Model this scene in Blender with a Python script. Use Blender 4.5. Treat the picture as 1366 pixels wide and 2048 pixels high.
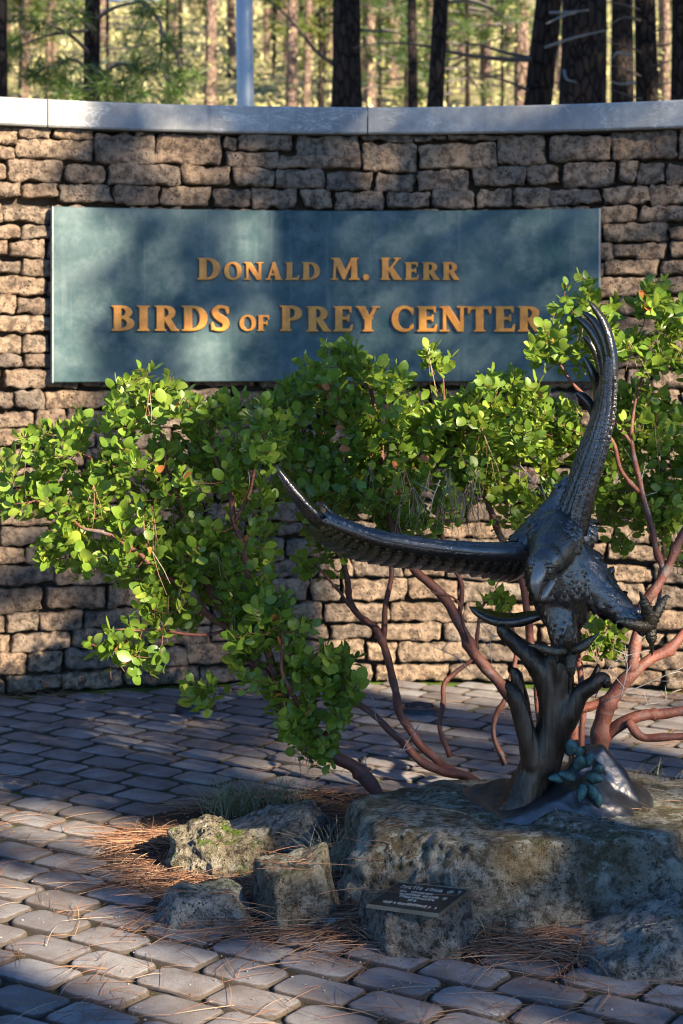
import bpy, bmesh, math, random
import numpy as np
from mathutils import Vector, Matrix, noise
from mathutils.bvhtree import BVHTree

for o in list(bpy.data.objects):
    bpy.data.objects.remove(o)
SC = bpy.context.scene
COL = SC.collection
R_ = math.radians

# ------------------------------------------------------------------ camera
FPX, CX, HY, EYE = 3485.0, 683.0, 700.0, 1.6      # focal length in photo pixels, centre column, horizon row, eye height
cam_d = bpy.data.cameras.new('camera')
cam = bpy.data.objects.new('camera', cam_d)
COL.objects.link(cam)
cam.location = (0, 0, EYE)
cam.rotation_euler = (R_(90), 0, 0)
cam_d.sensor_fit = 'VERTICAL'
cam_d.sensor_height = 36.0
cam_d.lens = 36.0 * FPX / 2048.0
cam_d.shift_y = -(1024 - HY) / 2048.0
cam_d.clip_start = 0.05
cam_d.clip_end = 800
cam_d.dof.use_dof = True
cam_d.dof.focus_distance = 5.05
cam_d.dof.aperture_fstop = 5.0
SC.camera = cam

# ------------------------------------------------------------------ daylight
SUN_AZ, SUN_EL = 43.0, 26.0          # azimuth: degrees to the right of straight behind the camera
to_sun = Vector((math.sin(R_(SUN_AZ)) * math.cos(R_(SUN_EL)), -math.cos(R_(SUN_AZ)) * math.cos(R_(SUN_EL)), math.sin(R_(SUN_EL))))
W = bpy.data.worlds.new('World')
SC.world = W
W.use_nodes = True
nt = W.node_tree
nt.nodes.clear()
sky = nt.nodes.new('ShaderNodeTexSky')
sky.sky_type = 'NISHITA'
sky.sun_disc = False
sky.sun_elevation = R_(SUN_EL)
sky.sun_rotation = math.atan2(to_sun.x, to_sun.y)
sky.air_density = 1.0
sky.altitude = 2200
sky.dust_density = 0.0
sky.ozone_density = 7.0
bgn = nt.nodes.new('ShaderNodeBackground')
bgn.inputs[1].default_value = 0.08
outn = nt.nodes.new('ShaderNodeOutputWorld')
nt.links.new(sky.outputs[0], bgn.inputs[0])
nt.links.new(bgn.outputs[0], outn.inputs[0])
sun_d = bpy.data.lights.new('sun', 'SUN')
sun = bpy.data.objects.new('sun', sun_d)
COL.objects.link(sun)
sun_d.energy = 5.0
sun_d.angle = R_(0.55)
sun_d.color = (1.0, 0.84, 0.62)
sun.rotation_euler = (-to_sun).to_track_quat('-Z', 'Y').to_euler()
SC.view_settings.view_transform = 'Standard'
SC.view_settings.look = 'None'
SC.view_settings.gamma = 1
SC.view_settings.use_curve_mapping = False
SC.view_settings.exposure = 2.0
SC.cycles.filter_width = 1.1

# ------------------------------------------------------------------ helpers
def at(x, y, D):
    """photo pixel at distance D in front of the camera"""
    return Vector(((x - CX) * D / FPX, D, EYE - (y - HY) * D / FPX))

def ground(x, y, z=0.0):
    return at(x, y, (EYE - z) * FPX / (y - HY))

def px(p):
    return (CX + p[0] * FPX / p[1], HY + (EYE - p[2]) * FPX / p[1])

def in_view(p, m=25):
    if p[1] < 0.5:
        return False
    x, y = px(p)
    return -m < x < 1366 + m and -m < y < 2048 + m

def tag(o, label=None, cat=None, group=None, kind=None):
    if label: o['label'] = label
    if cat: o['category'] = cat
    if group: o['group'] = group
    if kind: o['kind'] = kind
    return o

def empty(name, loc=(0, 0, 0)):
    o = bpy.data.objects.new(name, None)
    COL.objects.link(o)
    o.location = loc
    o.empty_display_size = 0.1
    return o

def link(name, me, parent=None, loc=None):
    o = bpy.data.objects.new(name, me)
    COL.objects.link(o)
    if parent is not None:
        o.parent = parent
        o.matrix_parent_inverse = Matrix.Translation(-absloc(parent))
    if loc is not None:
        o.location = loc
    return o

def absloc(o):
    v = Vector((0, 0, 0))
    while o is not None:
        v = v + o.location + o.matrix_parent_inverse.translation
        o = o.parent
    return v

class MB:
    """collects shapes into one mesh"""
    def __init__(self):
        self.v = []; self.f = []; self.c = []
    def add(self, vs, fs, c=None):
        n = len(self.v)
        self.v.extend([tuple(p) for p in vs])
        self.f.extend([tuple(i + n for i in f) for f in fs])
        if c is not None:
            self.c.extend([c] * len(vs))
    def tube(self, pts, rad, seg=7, cap=True):
        pts = [Vector(p) for p in pts]
        n = len(pts)
        if n < 2: return
        vs = []; fs = []
        t0 = (pts[1] - pts[0]).normalized()
        up = Vector((0, 0, 1)) if abs(t0.z) < 0.9 else Vector((1, 0, 0))
        u = t0.cross(up).normalized()
        for i in range(n):
            t = (pts[min(i + 1, n - 1)] - pts[max(i - 1, 0)])
            if t.length < 1e-9: t = t0.copy()
            t.normalize()
            u = (u - t * u.dot(t))
            if u.length < 1e-6: u = t.orthogonal()
            u.normalize()
            w = t.cross(u)
            r = rad[i] if hasattr(rad, '__len__') else rad
            for k in range(seg):
                a = 2 * math.pi * k / seg
                vs.append(pts[i] + u * (r * math.cos(a)) + w * (r * math.sin(a)))
        for i in range(n - 1):
            for k in range(seg):
                a = i * seg + k; b = i * seg + (k + 1) % seg
                fs.append((a, b, b + seg, a + seg))
        if cap:
            fs.append(tuple(range(seg))[::-1])
            fs.append(tuple(range((n - 1) * seg, n * seg)))
        self.add(vs, fs)
    def ball(self, c, r, axes=None, nu=12, nv=8):
        """ellipsoid; r = 3 radii, axes = 3x3 columns"""
        c = Vector(c); vs = []; fs = []
        A = axes if axes is not None else Matrix.Identity(3)
        for j in range(1, nv):
            th = math.pi * j / nv
            for i in range(nu):
                ph = 2 * math.pi * i / nu
                vs.append(c + A @ Vector((r[0] * math.sin(th) * math.cos(ph), r[1] * math.sin(th) * math.sin(ph), r[2] * math.cos(th))))
        top = len(vs); vs.append(c + A @ Vector((0, 0, r[2]))); vs.append(c - A @ Vector((0, 0, r[2])))
        for j in range(nv - 2):
            for i in range(nu):
                a = j * nu + i; b = j * nu + (i + 1) % nu
                fs.append((a, a + nu, b + nu, b))
        for i in range(nu):
            fs.append((top, i, (i + 1) % nu))
            a = (nv - 2) * nu
            fs.append((top + 1, a + (i + 1) % nu, a + i))
        self.add(vs, fs)
    def mesh(self, name, mat=None, smooth=True):
        me = bpy.data.meshes.new(name)
        me.from_pydata(self.v, [], self.f)
        if mat: me.materials.append(mat)
        if smooth:
            me.polygons.foreach_set('use_smooth', [True] * len(me.polygons))
        if self.c and len(self.c) == len(self.v):
            at_ = me.attributes.new('tint', 'FLOAT', 'POINT')
            at_.data.foreach_set('value', self.c)
        me.update()
        return me
    def build(self, name, mat=None, parent=None, smooth=True):
        return link(name, self.mesh(name, mat, smooth), parent)

def bez(pts, n=8):
    """Catmull-Rom polyline through the points"""
    pts = [Vector(p) for p in pts]
    if len(pts) < 3:
        return [pts[0].lerp(pts[-1], i / n) for i in range(n + 1)]
    P = [pts[0] * 2 - pts[1]] + pts + [pts[-1] * 2 - pts[-2]]
    out = []
    for i in range(1, len(P) - 2):
        for k in range(n):
            t = k / n
            a, b, c, d = P[i - 1], P[i], P[i + 1], P[i + 2]
            out.append(0.5 * ((2 * b) + (c - a) * t + (2 * a - 5 * b + 4 * c - d) * t * t + (3 * b - a - 3 * c + d) * t ** 3))
    out.append(pts[-1].copy())
    return out

def lin(vals, n):
    """resample a list of numbers to n entries"""
    m = len(vals)
    return [float(np.interp(i / (n - 1) * (m - 1), range(m), vals)) for i in range(n)]

def evaluated(o):
    dg = bpy.context.evaluated_depsgraph_get()
    me = bpy.data.meshes.new_from_object(o.evaluated_get(dg))
    return me

def remesh(mb, voxel, smooth_it=4, fac=0.5, name='tmp'):
    """weld overlapping closed shapes into one continuous skin"""
    o = mb.build(name)
    m = o.modifiers.new('r', 'REMESH'); m.mode = 'VOXEL'; m.voxel_size = voxel; m.use_smooth_shade = True
    s = o.modifiers.new('s', 'SMOOTH'); s.iterations = smooth_it; s.factor = fac
    me = evaluated(o)
    bpy.data.objects.remove(o)
    return me

# ------------------------------------------------------------------ material helpers
class NT:
    def __init__(self, name):
        self.m = bpy.data.materials.new(name)
        self.m.use_nodes = True
        self.t = self.m.node_tree
        self.t.nodes.clear()
        self.out = self.t.nodes.new('ShaderNodeOutputMaterial')
    def n(self, typ, **kw):
        nd = self.t.nodes.new(typ)
        for k, v in kw.items(): setattr(nd, k, v)
        return nd
    def l(self, a, b): self.t.links.new(a, b)
    def coord(self, which='Object', scale=None, loc=None):
        tc = self.n('ShaderNodeTexCoord')
        if scale is None: return tc.outputs[which]
        mp = self.n('ShaderNodeMapping')
        mp.inputs['Scale'].default_value = scale if hasattr(scale, '__len__') else (scale,) * 3
        if loc is not None: mp.inputs['Location'].default_value = loc
        self.l(tc.outputs[which], mp.inputs[0])
        return mp.outputs[0]
    def noise(self, co, scale, detail=4, rough=0.55, dist=0.0):
        nd = self.n('ShaderNodeTexNoise')
        nd.inputs['Scale'].default_value = scale
        nd.inputs['Detail'].default_value = detail
        nd.inputs['Roughness'].default_value = rough
        nd.inputs['Distortion'].default_value = dist
        self.l(co, nd.inputs['Vector'])
        return nd.outputs[0]
    def voro(self, co, scale, feature='F1', rnd=1.0):
        nd = self.n('ShaderNodeTexVoronoi', feature=feature)
        nd.inputs['Scale'].default_value = scale
        nd.inputs['Randomness'].default_value = rnd
        self.l(co, nd.inputs['Vector'])
        return nd.outputs[0]
    def ramp(self, fac, stops, interp='LINEAR'):
        nd = self.n('ShaderNodeValToRGB')
        cr = nd.color_ramp; cr.interpolation = interp
        while len(cr.elements) < len(stops): cr.elements.new(0.5)
        for e, (p, c) in zip(cr.elements, stops):
            e.position = p
            e.color = (c, c, c, 1) if not hasattr(c, '__len__') else tuple(c) + (1,)
        self.l(fac, nd.inputs[0])
        return nd.outputs[0]
    def mix(self, fac, a, b, mode='MIX'):
        nd = self.n('ShaderNodeMix', data_type='RGBA', blend_type=mode)
        for sock, v in ((nd.inputs[0], fac), (nd.inputs[6], a), (nd.inputs[7], b)):
            if isinstance(v, (int, float)): sock.default_value = v if sock == nd.inputs[0] else (v, v, v, 1)
            elif isinstance(v, tuple): sock.default_value = v + (1,) if len(v) == 3 else v
            else: self.l(v, sock)
        return nd.outputs[2]
    def math(self, op, a, b=None):
        nd = self.n('ShaderNodeMath', operation=op)
        for s, v in ((nd.inputs[0], a), (nd.inputs[1], b)):
            if v is None: continue
            if isinstance(v, (int, float)): s.default_value = v
            else: self.l(v, s)
        return nd.outputs[0]
    def rnd(self):
        return self.n('ShaderNodeObjectInfo').outputs['Random']
    def attr(self, name):
        return self.n('ShaderNodeAttribute', attribute_name=name).outputs['Fac']
    def bump(self, h, strength=0.5, dist=0.01, nrm=None):
        nd = self.n('ShaderNodeBump')
        nd.inputs['Strength'].default_value = strength
        nd.inputs['Distance'].default_value = dist
        self.l(h, nd.inputs['Height'])
        if nrm is not None: self.l(nrm, nd.inputs['Normal'])
        return nd.outputs[0]
    def upness(self):
        g = self.n('ShaderNodeNewGeometry')
        s = self.n('ShaderNodeSeparateXYZ')
        self.l(g.outputs['Normal'], s.inputs[0])
        return s.outputs[2]
    def bsdf(self, color, rough=0.8, metal=0.0, nrm=None, spec=0.4, final=True, **kw):
        b = self.n('ShaderNodeBsdfPrincipled')
        for k, v in (('Base Color', color), ('Roughness', rough), ('Metallic', metal), ('Specular IOR Level', spec)) + tuple(kw.items()):
            s = b.inputs[k]
            if isinstance(v, tuple) and len(v) == 3: s.default_value = v + (1,)
            elif isinstance(v, (int, float)): s.default_value = v
            else: self.l(v, s)
        if nrm is not None: self.l(nrm, b.inputs['Normal'])
        if final: self.l(b.outputs[0], self.out.inputs[0])
        return b.outputs[0]

def fbm(p, o=4):
    return noise.fractal(Vector(p), 1.0, 2.0, o)

# ================================================================== materials of the setting
def m_wall_stone():
    t = NT('tuff_wall_stone'); co = t.coord('Object'); r = t.rnd()
    base = t.ramp(r, [(0, (0.16, 0.12, 0.095)), (0.2, (0.35, 0.24, 0.16)), (0.4, (0.20, 0.17, 0.145)), (0.6, (0.41, 0.285, 0.185)), (0.8, (0.17, 0.14, 0.12)), (1, (0.33, 0.235, 0.165))])
    n1 = t.noise(co, 9, 5, 0.6)
    base = t.mix(t.ramp(n1, [(0.35, 0), (0.7, 0.75)]), base, t.mix(0.5, base, (0.52, 0.40, 0.28)))
    n2 = t.noise(co, 26, 6, 0.7)
    base = t.mix(t.ramp(n2, [(0.40, 0.85), (0.56, 0)]), base, (0.07, 0.052, 0.042))
    n3 = t.noise(co, 5.0, 5, 0.75, 0.5)
    base = t.mix(t.ramp(n3, [(0.60, 0), (0.70, 0.6)]), base, (0.34, 0.34, 0.29))
    pit = t.voro(co, 62)
    pm = t.math('MULTIPLY', t.ramp(pit, [(0.14, 1), (0.30, 0)]), t.ramp(t.noise(co, 14, 3), [(0.45, 0), (0.6, 1)]))
    base = t.mix(pm, base, (0.03, 0.022, 0.018))
    h = t.math('SUBTRACT', t.math('ADD', t.math('MULTIPLY', t.noise(co, 60, 6, 0.75), 1.1), t.math('MULTIPLY', t.noise(co, 16, 3), 0.8)), t.math('MULTIPLY', pm, 0.7))
    t.bsdf(base, 0.95, nrm=t.bump(h, 1.0, 0.022), spec=0.15)
    return t.m

def m_core():
    t = NT('wall_core_dark'); co = t.coord('Object')
    c = t.mix(t.noise(co, 30, 4), (0.035, 0.027, 0.02), (0.09, 0.07, 0.05))
    t.bsdf(c, 1.0, nrm=t.bump(t.noise(co, 80, 4), 0.8, 0.01), spec=0.1)
    return t.m

def m_coping():
    t = NT('cast_concrete_coping'); co = t.coord('Object')
    c = t.mix(t.ramp(t.noise(co, 2.2, 5, 0.6), [(0.35, 0), (0.65, 1)]), (0.23, 0.24, 0.25), (0.40, 0.40, 0.385))
    c = t.mix(t.ramp(t.noise(co, 22, 6, 0.7), [(0.4, 0.35), (0.62, 0)]), c, (0.14, 0.145, 0.15))
    # pale mineral veins
    v = t.noise(t.coord('Object', (1.0, 1.0, 2.2)), 5.0, 6, 0.6, 1.2)
    vein = t.ramp(t.math('ABSOLUTE', t.math('SUBTRACT', v, 0.5)), [(0.0, 0.75), (0.022, 0)])
    vein = t.math('MULTIPLY', vein, t.ramp(t.noise(co, 3.1, 2), [(0.45, 0), (0.6, 1)]))
    c = t.mix(vein, c, (0.62, 0.62, 0.60))
    st = t.noise(t.coord('Object', (14, 14, 1.0)), 1.5, 3)
    c = t.mix(t.ramp(st, [(0.55, 0), (0.75, 0.45)]), c, (0.13, 0.13, 0.13))
    h = t.math('ADD', t.noise(co, 90, 5, 0.7), t.math('MULTIPLY', t.noise(co, 12, 3), 0.6))
    t.bsdf(c, 0.85, nrm=t.bump(h, 0.35, 0.006), spec=0.3)
    return t.m

def m_paver():
    t = NT('tumbled_concrete_paver'); co = t.coord('Object'); r = t.rnd()
    ob = t.n('ShaderNodeObjectInfo')
    # paver meshes share data, so the grain is moved along by the paver's own place
    tc = t.n('ShaderNodeTexCoord')
    vm = t.n('ShaderNodeVectorMath', operation='ADD')
    t.l(tc.outputs['Object'], vm.inputs[0]); t.l(ob.outputs['Location'], vm.inputs[1])
    co = vm.outputs[0]
    base = t.ramp(r, [(0, (0.22, 0.205, 0.20)), (0.12, (0.185, 0.18, 0.185)), (0.5, (0.25, 0.25, 0.255)), (0.85, (0.29, 0.285, 0.285)), (1, (0.155, 0.13, 0.12))])
    base = t.mix(1.0, base, (0.98, 0.96, 0.94), 'MULTIPLY')
    base = t.mix(t.ramp(t.noise(co, 7, 5, 0.65), [(0.40, 0.0), (0.66, 0.8)]), base, (0.115, 0.085, 0.072))
    sp = t.voro(co, 190)
    base = t.mix(t.ramp(sp, [(0.16, 0.9), (0.26, 0)]), base, (0.06, 0.055, 0.055))
    sp2 = t.voro(t.coord('Object', 1.0, (3, 7, 1)), 150)
    base = t.mix(t.ramp(sp2, [(0.07, 0.4), (0.13, 0)]), base, (0.42, 0.40, 0.38))
    gm = t.ramp(t.math('ADD', t.attr('tint'), t.math('MULTIPLY', t.math('SUBTRACT', t.noise(co, 45, 4, .7), .5), .9)), [(0.25, 0), (0.75, 0.9)])
    base = t.mix(gm, base, (0.055, 0.042, 0.032))
    h = t.math('ADD', t.noise(co, 160, 5, 0.75), t.math('MULTIPLY', t.noise(co, 25, 3), 0.7))
    t.bsdf(base, 0.88, nrm=t.bump(h, 0.6, 0.006), spec=0.3)
    return t.m

def m_joint():
    t = NT('sandy_mossy_joint_bed'); co = t.coord('Object')
    c = t.mix(t.noise(co, 60, 5, 0.7), (0.032, 0.024, 0.018), (0.085, 0.064, 0.047))
    g = t.n('ShaderNodeSeparateXYZ'); t.l(co, g.inputs[0])
    far = t.ramp(t.math('MULTIPLY', t.math('SUBTRACT', g.outputs[1], 5.0), 0.6), [(0, 0), (1, 1)])
    ms = t.math('MULTIPLY', t.ramp(t.noise(co, 2.6, 4, 0.6), [(0.38, 0), (0.52, 1)]), t.math('ADD', t.math('MULTIPLY', far, 0.9), 0.1))
    c = t.mix(ms, c, t.mix(t.noise(co, 90, 3), (0.045, 0.085, 0.008), (0.13, 0.21, 0.02)))
    sp = t.voro(co, 120)
    c = t.mix(t.ramp(sp, [(0.1, 0.8), (0.2, 0)]), c, (0.33, 0.29, 0.24))
    t.bsdf(c, 1.0, nrm=t.bump(t.noise(co, 150, 5, 0.8), 1.0, 0.01), spec=0.15)
    return t.m

def m_soil():
    t = NT('bed_soil'); co = t.coord('Object')
    c = t.mix(t.noise(co, 18, 6, 0.75), (0.035, 0.024, 0.018), (0.13, 0.085, 0.06))
    c = t.mix(t.ramp(t.voro(co, 140), [(0.1, 0.7), (0.2, 0)]), c, (0.30, 0.27, 0.24))
    t.bsdf(c, 1.0, nrm=t.bump(t.noise(co, 110, 6, 0.8), 1.0, 0.015), spec=0.1)
    return t.m

MW_STONE, MW_CORE, MW_COPING, M_PAVER, M_JOINT, M_SOIL = m_wall_stone(), m_core(), m_coping(), m_paver(), m_joint(), m_soil()

# ================================================================== pavement: rows turned 34 degrees, half bond
ang = math.atan(0.67)
AV = Vector((math.cos(ang), -math.sin(ang), 0)); BV = Vector((math.sin(ang), math.cos(ang), 0))
PA, PB = 0.2286, 0.1524
ORG = ground(49.8, 1907.6)

# outline of the planting bed on the ground (photo pixels -> ground points)
BED = [ground(x, y) for x, y in [(225, 1735), (205, 1690), (255, 1645), (330, 1618), (400, 1604), (450, 1592), (560, 1586), (700, 1582), (900, 1578), (1100, 1578), (1290, 1585)]]
BED += [Vector((1.45, 6.05, 0)), Vector((1.8, 5.65, 0)), Vector((1.85, 5.0, 0)), Vector((1.5, 4.55, 0))]
BED += [ground(x, y) for x, y in [(1366, 1942), (1150, 1935), (1000, 1905), (850, 1905), (700, 1890), (560, 1870), (430, 1855), (330, 1830), (270, 1780)]]

def inside(p, poly):
    c = False; n = len(poly); j = n - 1
    for i in range(n):
        a, b = poly[i], poly[j]
        if (a.y > p.y) != (b.y > p.y) and p.x < (b.x - a.x) * (p.y - a.y) / (b.y - a.y) + a.x: c = not c
        j = i
    return c

def edge_dist(p, poly):
    best = 9
    for i in range(len(poly)):
        a, b = poly[i - 1], poly[i]
        d = b - a
        t = max(0, min(1, ((p.x - a.x) * d.x + (p.y - a.y) * d.y) / (d.x * d.x + d.y * d.y)))
        best = min(best, math.hypot(p.x - a.x - d.x * t, p.y - a.y - d.y * t))
    return best

WC = Vector((0.13, 4.02, 0)); WR = 4.40           # centre and radius of the curved wall's face

def paver_mesh(seed):
    rg = random.Random(seed)
    L, Wd = PA / 2 - 0.0070, PB / 2 - 0.0070
    pts = []
    k = 4; rc = rg.uniform(0.024, 0.036)
    for sx, sy, a0 in ((1, 1, 0), (-1, 1, 90), (-1, -1, 180), (1, -1, 270)):
        r = rc * rg.uniform(0.75, 1.25)
        for i in range(k + 1):
            a = R_(a0 + 90 * i / k)
            pts.append((sx * (L - r) + r * math.cos(a), sy * (Wd - r) + r * math.sin(a)))
    n = len(pts); vs = []; fs = []
    for sc_, z in ((1.0, -0.03), (1.0, -0.006), (0.965, -0.0012), (0.90, 0.0)):
        for (x, y) in pts:
            j = 1 + 0.022 * fbm((x * 22 + seed * 3.1, y * 22, 0))
            ins = 1 - sc_
            d = Vector((x, y)); q = d * j
            q = q - Vector((ins * 0.09 * (1 if x > 0 else -1), ins * 0.09 * (1 if y > 0 else -1))) if sc_ < 1 else q
            vs.append((q.x, q.y, z + (0.0015 * fbm((x * 30, y * 30, seed)) if z > -0.01 else 0)))
    for a in range(3):
        for i in range(n):
            fs.append((a * n + i, a * n + (i + 1) % n, (a + 1) * n + (i + 1) % n, (a + 1) * n + i))
    c = len(vs); vs.append((0, 0, 0.001))
    for i in range(n): fs.append((3 * n + i, 3 * n + (i + 1) % n, c))
    mb = MB(); mb.add(vs, fs)
    mb.c = [1.0] * (2 * n) + [0.55] * n + [0.0] * n + [0.0]               # grime in the chamfer
    return mb.mesh('paver', M_PAVER)

pave = MB()
for gx in range(-60, 60):                           # bed sheet for the pavers
    for gy in range(10, 92):
        x0, y0 = gx * 0.1, gy * 0.1
        if (Vector((x0, y0, 0)) - WC).length > WR + 0.25 and y0 > 4: continue
        z = lambda x, y: -0.0115 + 0.0015 * noise.noise(Vector((x * 7, y * 7, 0)))
        pave.add([(x0, y0, z(x0, y0)), (x0 + .1, y0, z(x0 + .1, y0)), (x0 + .1, y0 + .1, z(x0 + .1, y0 + .1)), (x0, y0 + .1, z(x0, y0 + .1))], [(0, 1, 2, 3)])
pavement = tag(pave.build('pavement', M_JOINT), kind='structure')

rg = random.Random(11)
PM = [paver_mesh(i) for i in range(9)]
spots = []
for j in range(-40, 48):
    for i in range(-36, 36):
        p = ORG + AV * ((i + 0.5 + (0.5 if j % 2 else 0) + 0.06 * math.sin(j * 2.3)) * PA) + BV * ((j - 0.5) * PB)
        if abs(p.x) > 3.4 or p.y < 1.2: continue
        if (p - WC).length > WR - 0.03 and p.y > 4: continue
        if inside(p, BED) and edge_dist(p, BED) > 0.05: continue
        spots.append(p)
vis = [p for p in spots if in_view(p, 45)]
vis.sort(key=lambda p: p.y)
near = set(id(p) for p in vis[:300])
rest = MB()
for p in spots:
    me = PM[rg.randrange(9)]
    rz = math.atan2(AV.y, AV.x) + rg.gauss(0, 0.012) + (math.pi if rg.random() < .5 else 0)
    loc = Vector((p.x + rg.gauss(0, 0.0015), p.y + rg.gauss(0, 0.0015), rg.gauss(0, 0.0016)))
    rx, ry = rg.gauss(0, 0.004), rg.gauss(0, 0.004)
    if id(p) in near:
        o = link('paver', me, pavement, loc); o.rotation_euler = (rx, ry, rz)
    else:
        M = Matrix.Translation(loc) @ Matrix.Rotation(rz, 4, 'Z')
        rest.add([M @ v.co for v in me.vertices], [tuple(q.vertices) for q in me.polygons]); rest.c.extend(d_.value for d_ in me.attributes['tint'].data)
tag(rest.build('paver_field', M_PAVER, pavement), kind='stuff')

def m_dark_sheet():
    t = NT('bounce_cut_sheet'); co = t.coord('Object')
    t.bsdf(t.mix(t.noise(co, 40, 6, .8), (.035, .035, .037), (.085, .083, .08)), .9, nrm=t.bump(t.noise(co, 120, 5, .8), .6, .01), spec=.3)
    return t.m
dr = MB()                                              # unseen dark ground sheet added to cut warm bounce onto the wall
dr.add([(-30, -30, -.022), (30, -30, -.022), (30, 1.0, -.022), (-30, 1.0, -.022)], [(0, 1, 2, 3)])
tag(dr.build('bounce_cut_sheet', m_dark_sheet()), kind='structure')

# ------------------------------------------------------------------ soil of the bed, a low mound that laps over the cut pavers
def bed_h(x, y):
    p = Vector((x, y, 0))
    d = edge_dist(p, BED) * (1 if inside(p, BED) else -1)
    h = -0.012 + 0.024 * max(0, min(1, (d + 0.06) / 0.16)) + 0.018 * max(0, min(1, d / 0.5))
    return h + 0.010 * fbm((x * 6, y * 6, 1)) * (1 if d > -0.04 else 0.2)
soil = MB(); idx = {}
xs = np.arange(-1.25, 2.3, 0.03); ys = np.arange(4.15, 7.3, 0.03)
for y in ys:
    for x in xs:
        p = Vector((x, y, 0))
        if not inside(p, BED) and edge_dist(p, BED) > 0.12: continue
        idx[(round(x, 3), round(y, 3))] = len(soil.v)
        soil.v.append((x, y, bed_h(x, y)))
for y in ys[:-1]:
    for x in xs[:-1]:
        k = [(round(a, 3), round(b, 3)) for a, b in ((x, y), (x + .03, y), (x + .03, y + .03), (x, y + .03))]
        if all(q in idx for q in k): soil.f.append(tuple(idx[q] for q in k))
tag(soil.build('planting_bed_soil', M_SOIL), kind='structure')

# ================================================================== curved dry-stone wall
def wall_hit(x, y, R=WR):
    """photo pixel -> (arc position s, height z) on the wall's face"""
    d = Vector(((x - CX) / FPX, 1.0)); c = Vector((WC.x, WC.y))
    b = d.dot(c); q = b * b - d.dot(d) * (c.dot(c) - R * R)
    D = (b + math.sqrt(q)) / d.dot(d)
    p = at(x, y, D)
    return math.atan2(p.x - WC.x, p.y - WC.y) * WR, p.z

def wall_pt(s, z, off=0.0):
    a = s / WR
    return Vector((WC.x + (WR - off) * math.sin(a), WC.y + (WR - off) * math.cos(a), z))

wall = tag(empty('stone_wall', wall_pt(0, 0)), 'curved dry-stacked brown stone wall behind the sign, under a grey coping', 'wall')
core = MB()
NS = 60; S0, S1 = -3.6, 3.6
for i in range(NS + 1):
    s = S0 + (S1 - S0) * i / NS
    core.v += [tuple(wall_pt(s, -0.05, -0.075)), tuple(wall_pt(s, 2.62, -0.075)), tuple(wall_pt(s, 2.62, -0.34)), tuple(wall_pt(s, -0.05, -0.34))]
for i in range(NS):
    for k in range(4):
        a = i * 4 + k; b = i * 4 + (k + 1) % 4
        core.f.append((a, b, b + 4, a + 4))
core.f += [(0, 1, 2, 3), (NS * 4 + 3, NS * 4 + 2, NS * 4 + 1, NS * 4)]
core.build('wall_core', MW_CORE, wall, smooth=False)

def stone_geo(mb, s0, s1, z0, z1, rg, jit=0.006):
    g = 0.0042
    s0 += g; s1 -= g; z0 += g; z1 -= g
    L, H = s1 - s0, z1 - z0
    if L < 0.02 or H < 0.012: return None
    nx, ny = max(6, min(18, int(L / 0.016))), max(5, min(9, int(H / 0.012)))
    off = rg.uniform(-0.008, 0.016); seed = rg.uniform(0, 500)
    cj = [(rg.gauss(0, jit), rg.gauss(0, jit * 0.8)) for _ in range(4)]
    rr = min(0.013, 0.22 * H)
    vs = []; fs = []
    fx = [rr * 0.0, rr * 0.35, rr] + [rr + (L - 2 * rr) * i / (nx - 1) for i in range(1, nx - 1)] + [L - rr, L - rr * 0.35, L]
    fz = [0, rr * 0.35, rr] + [rr + (H - 2 * rr) * i / (ny - 1) for i in range(1, ny - 1)] + [H - rr, H - rr * 0.35, H]
    nX, nZ = len(fx), len(fz)
    tl = rg.gauss(0, 0.006)
    for iz, z in enumerate(fz):
        for ix, x in enumerate(fx):
            ex = max(0, rr - x, x - (L - rr)) / rr; ez = max(0, rr - z, z - (H - rr)) / rr
            e = min(1.0, math.hypot(ex, ez))
            dep = -rr * (1 - math.sqrt(max(0, 1 - e * e))) * 0.95
            q = math.hypot(ex, ez)
            px_, pz_ = x, z
            if q > 1 and ex > 0 and ez > 0:            # round the corners of the outline
                cx_ = rr if x < L / 2 else L - rr; cz_ = rr if z < H / 2 else H - rr
                px_ = cx_ + (x - cx_) / q; pz_ = cz_ + (z - cz_) / q
            u, v = x / L, z / H
            js = (cj[0][0] * (1 - u) + cj[1][0] * u) * (1 - v) + (cj[2][0] * (1 - u) + cj[3][0] * u) * v
            jz = (cj[0][1] * (1 - u) + cj[1][1] * u) * (1 - v) + (cj[2][1] * (1 - u) + cj[3][1] * u) * v
            P = Vector(((s0 + x) * 9, z * 9 + z0 * 9, seed))
            nz = fbm(P, 4); n2 = fbm(P * 3.2, 3)
            ew = 0.0120 * fbm((P.x * 2.2, P.y * 2.2, seed + 9), 4)
            dep += 0.013 * nz + 0.0085 * n2 - 0.010 * max(0, fbm(P * 1.7 + Vector((0, 0, 40)), 2) - .35) + off + tl * (u - .5)
            ss, zz = s0 + px_ + js, z0 + pz_ + jz
            if ex > 0: ss += ew
            if ez > 0: zz += ew * 1.1
            vs.append(wall_pt(ss, zz, dep))
    for iz in range(nZ - 1):
        for ix in range(nX - 1):
            a = iz * nX + ix
            fs.append((a, a + 1, a + nX + 1, a + nX))
    ring = [i for i in range(nX)] + [r * nX + nX - 1 for r in range(1, nZ)] + [(nZ - 1) * nX + i for i in range(nX - 2, -1, -1)] + [r * nX for r in range(nZ - 2, 0, -1)]
    b0 = len(vs)
    for k in ring:
        v = Vector(vs[k]); d = Vector((v.x - WC.x, v.y - WC.y, 0)).normalized()
        vs.append(v + d * 0.085)
    m = len(ring)
    for i in range(m):
        fs.append((ring[(i + 1) % m], ring[i], b0 + i, b0 + (i + 1) % m))
    mb.add(vs, fs)
    return True

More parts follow.
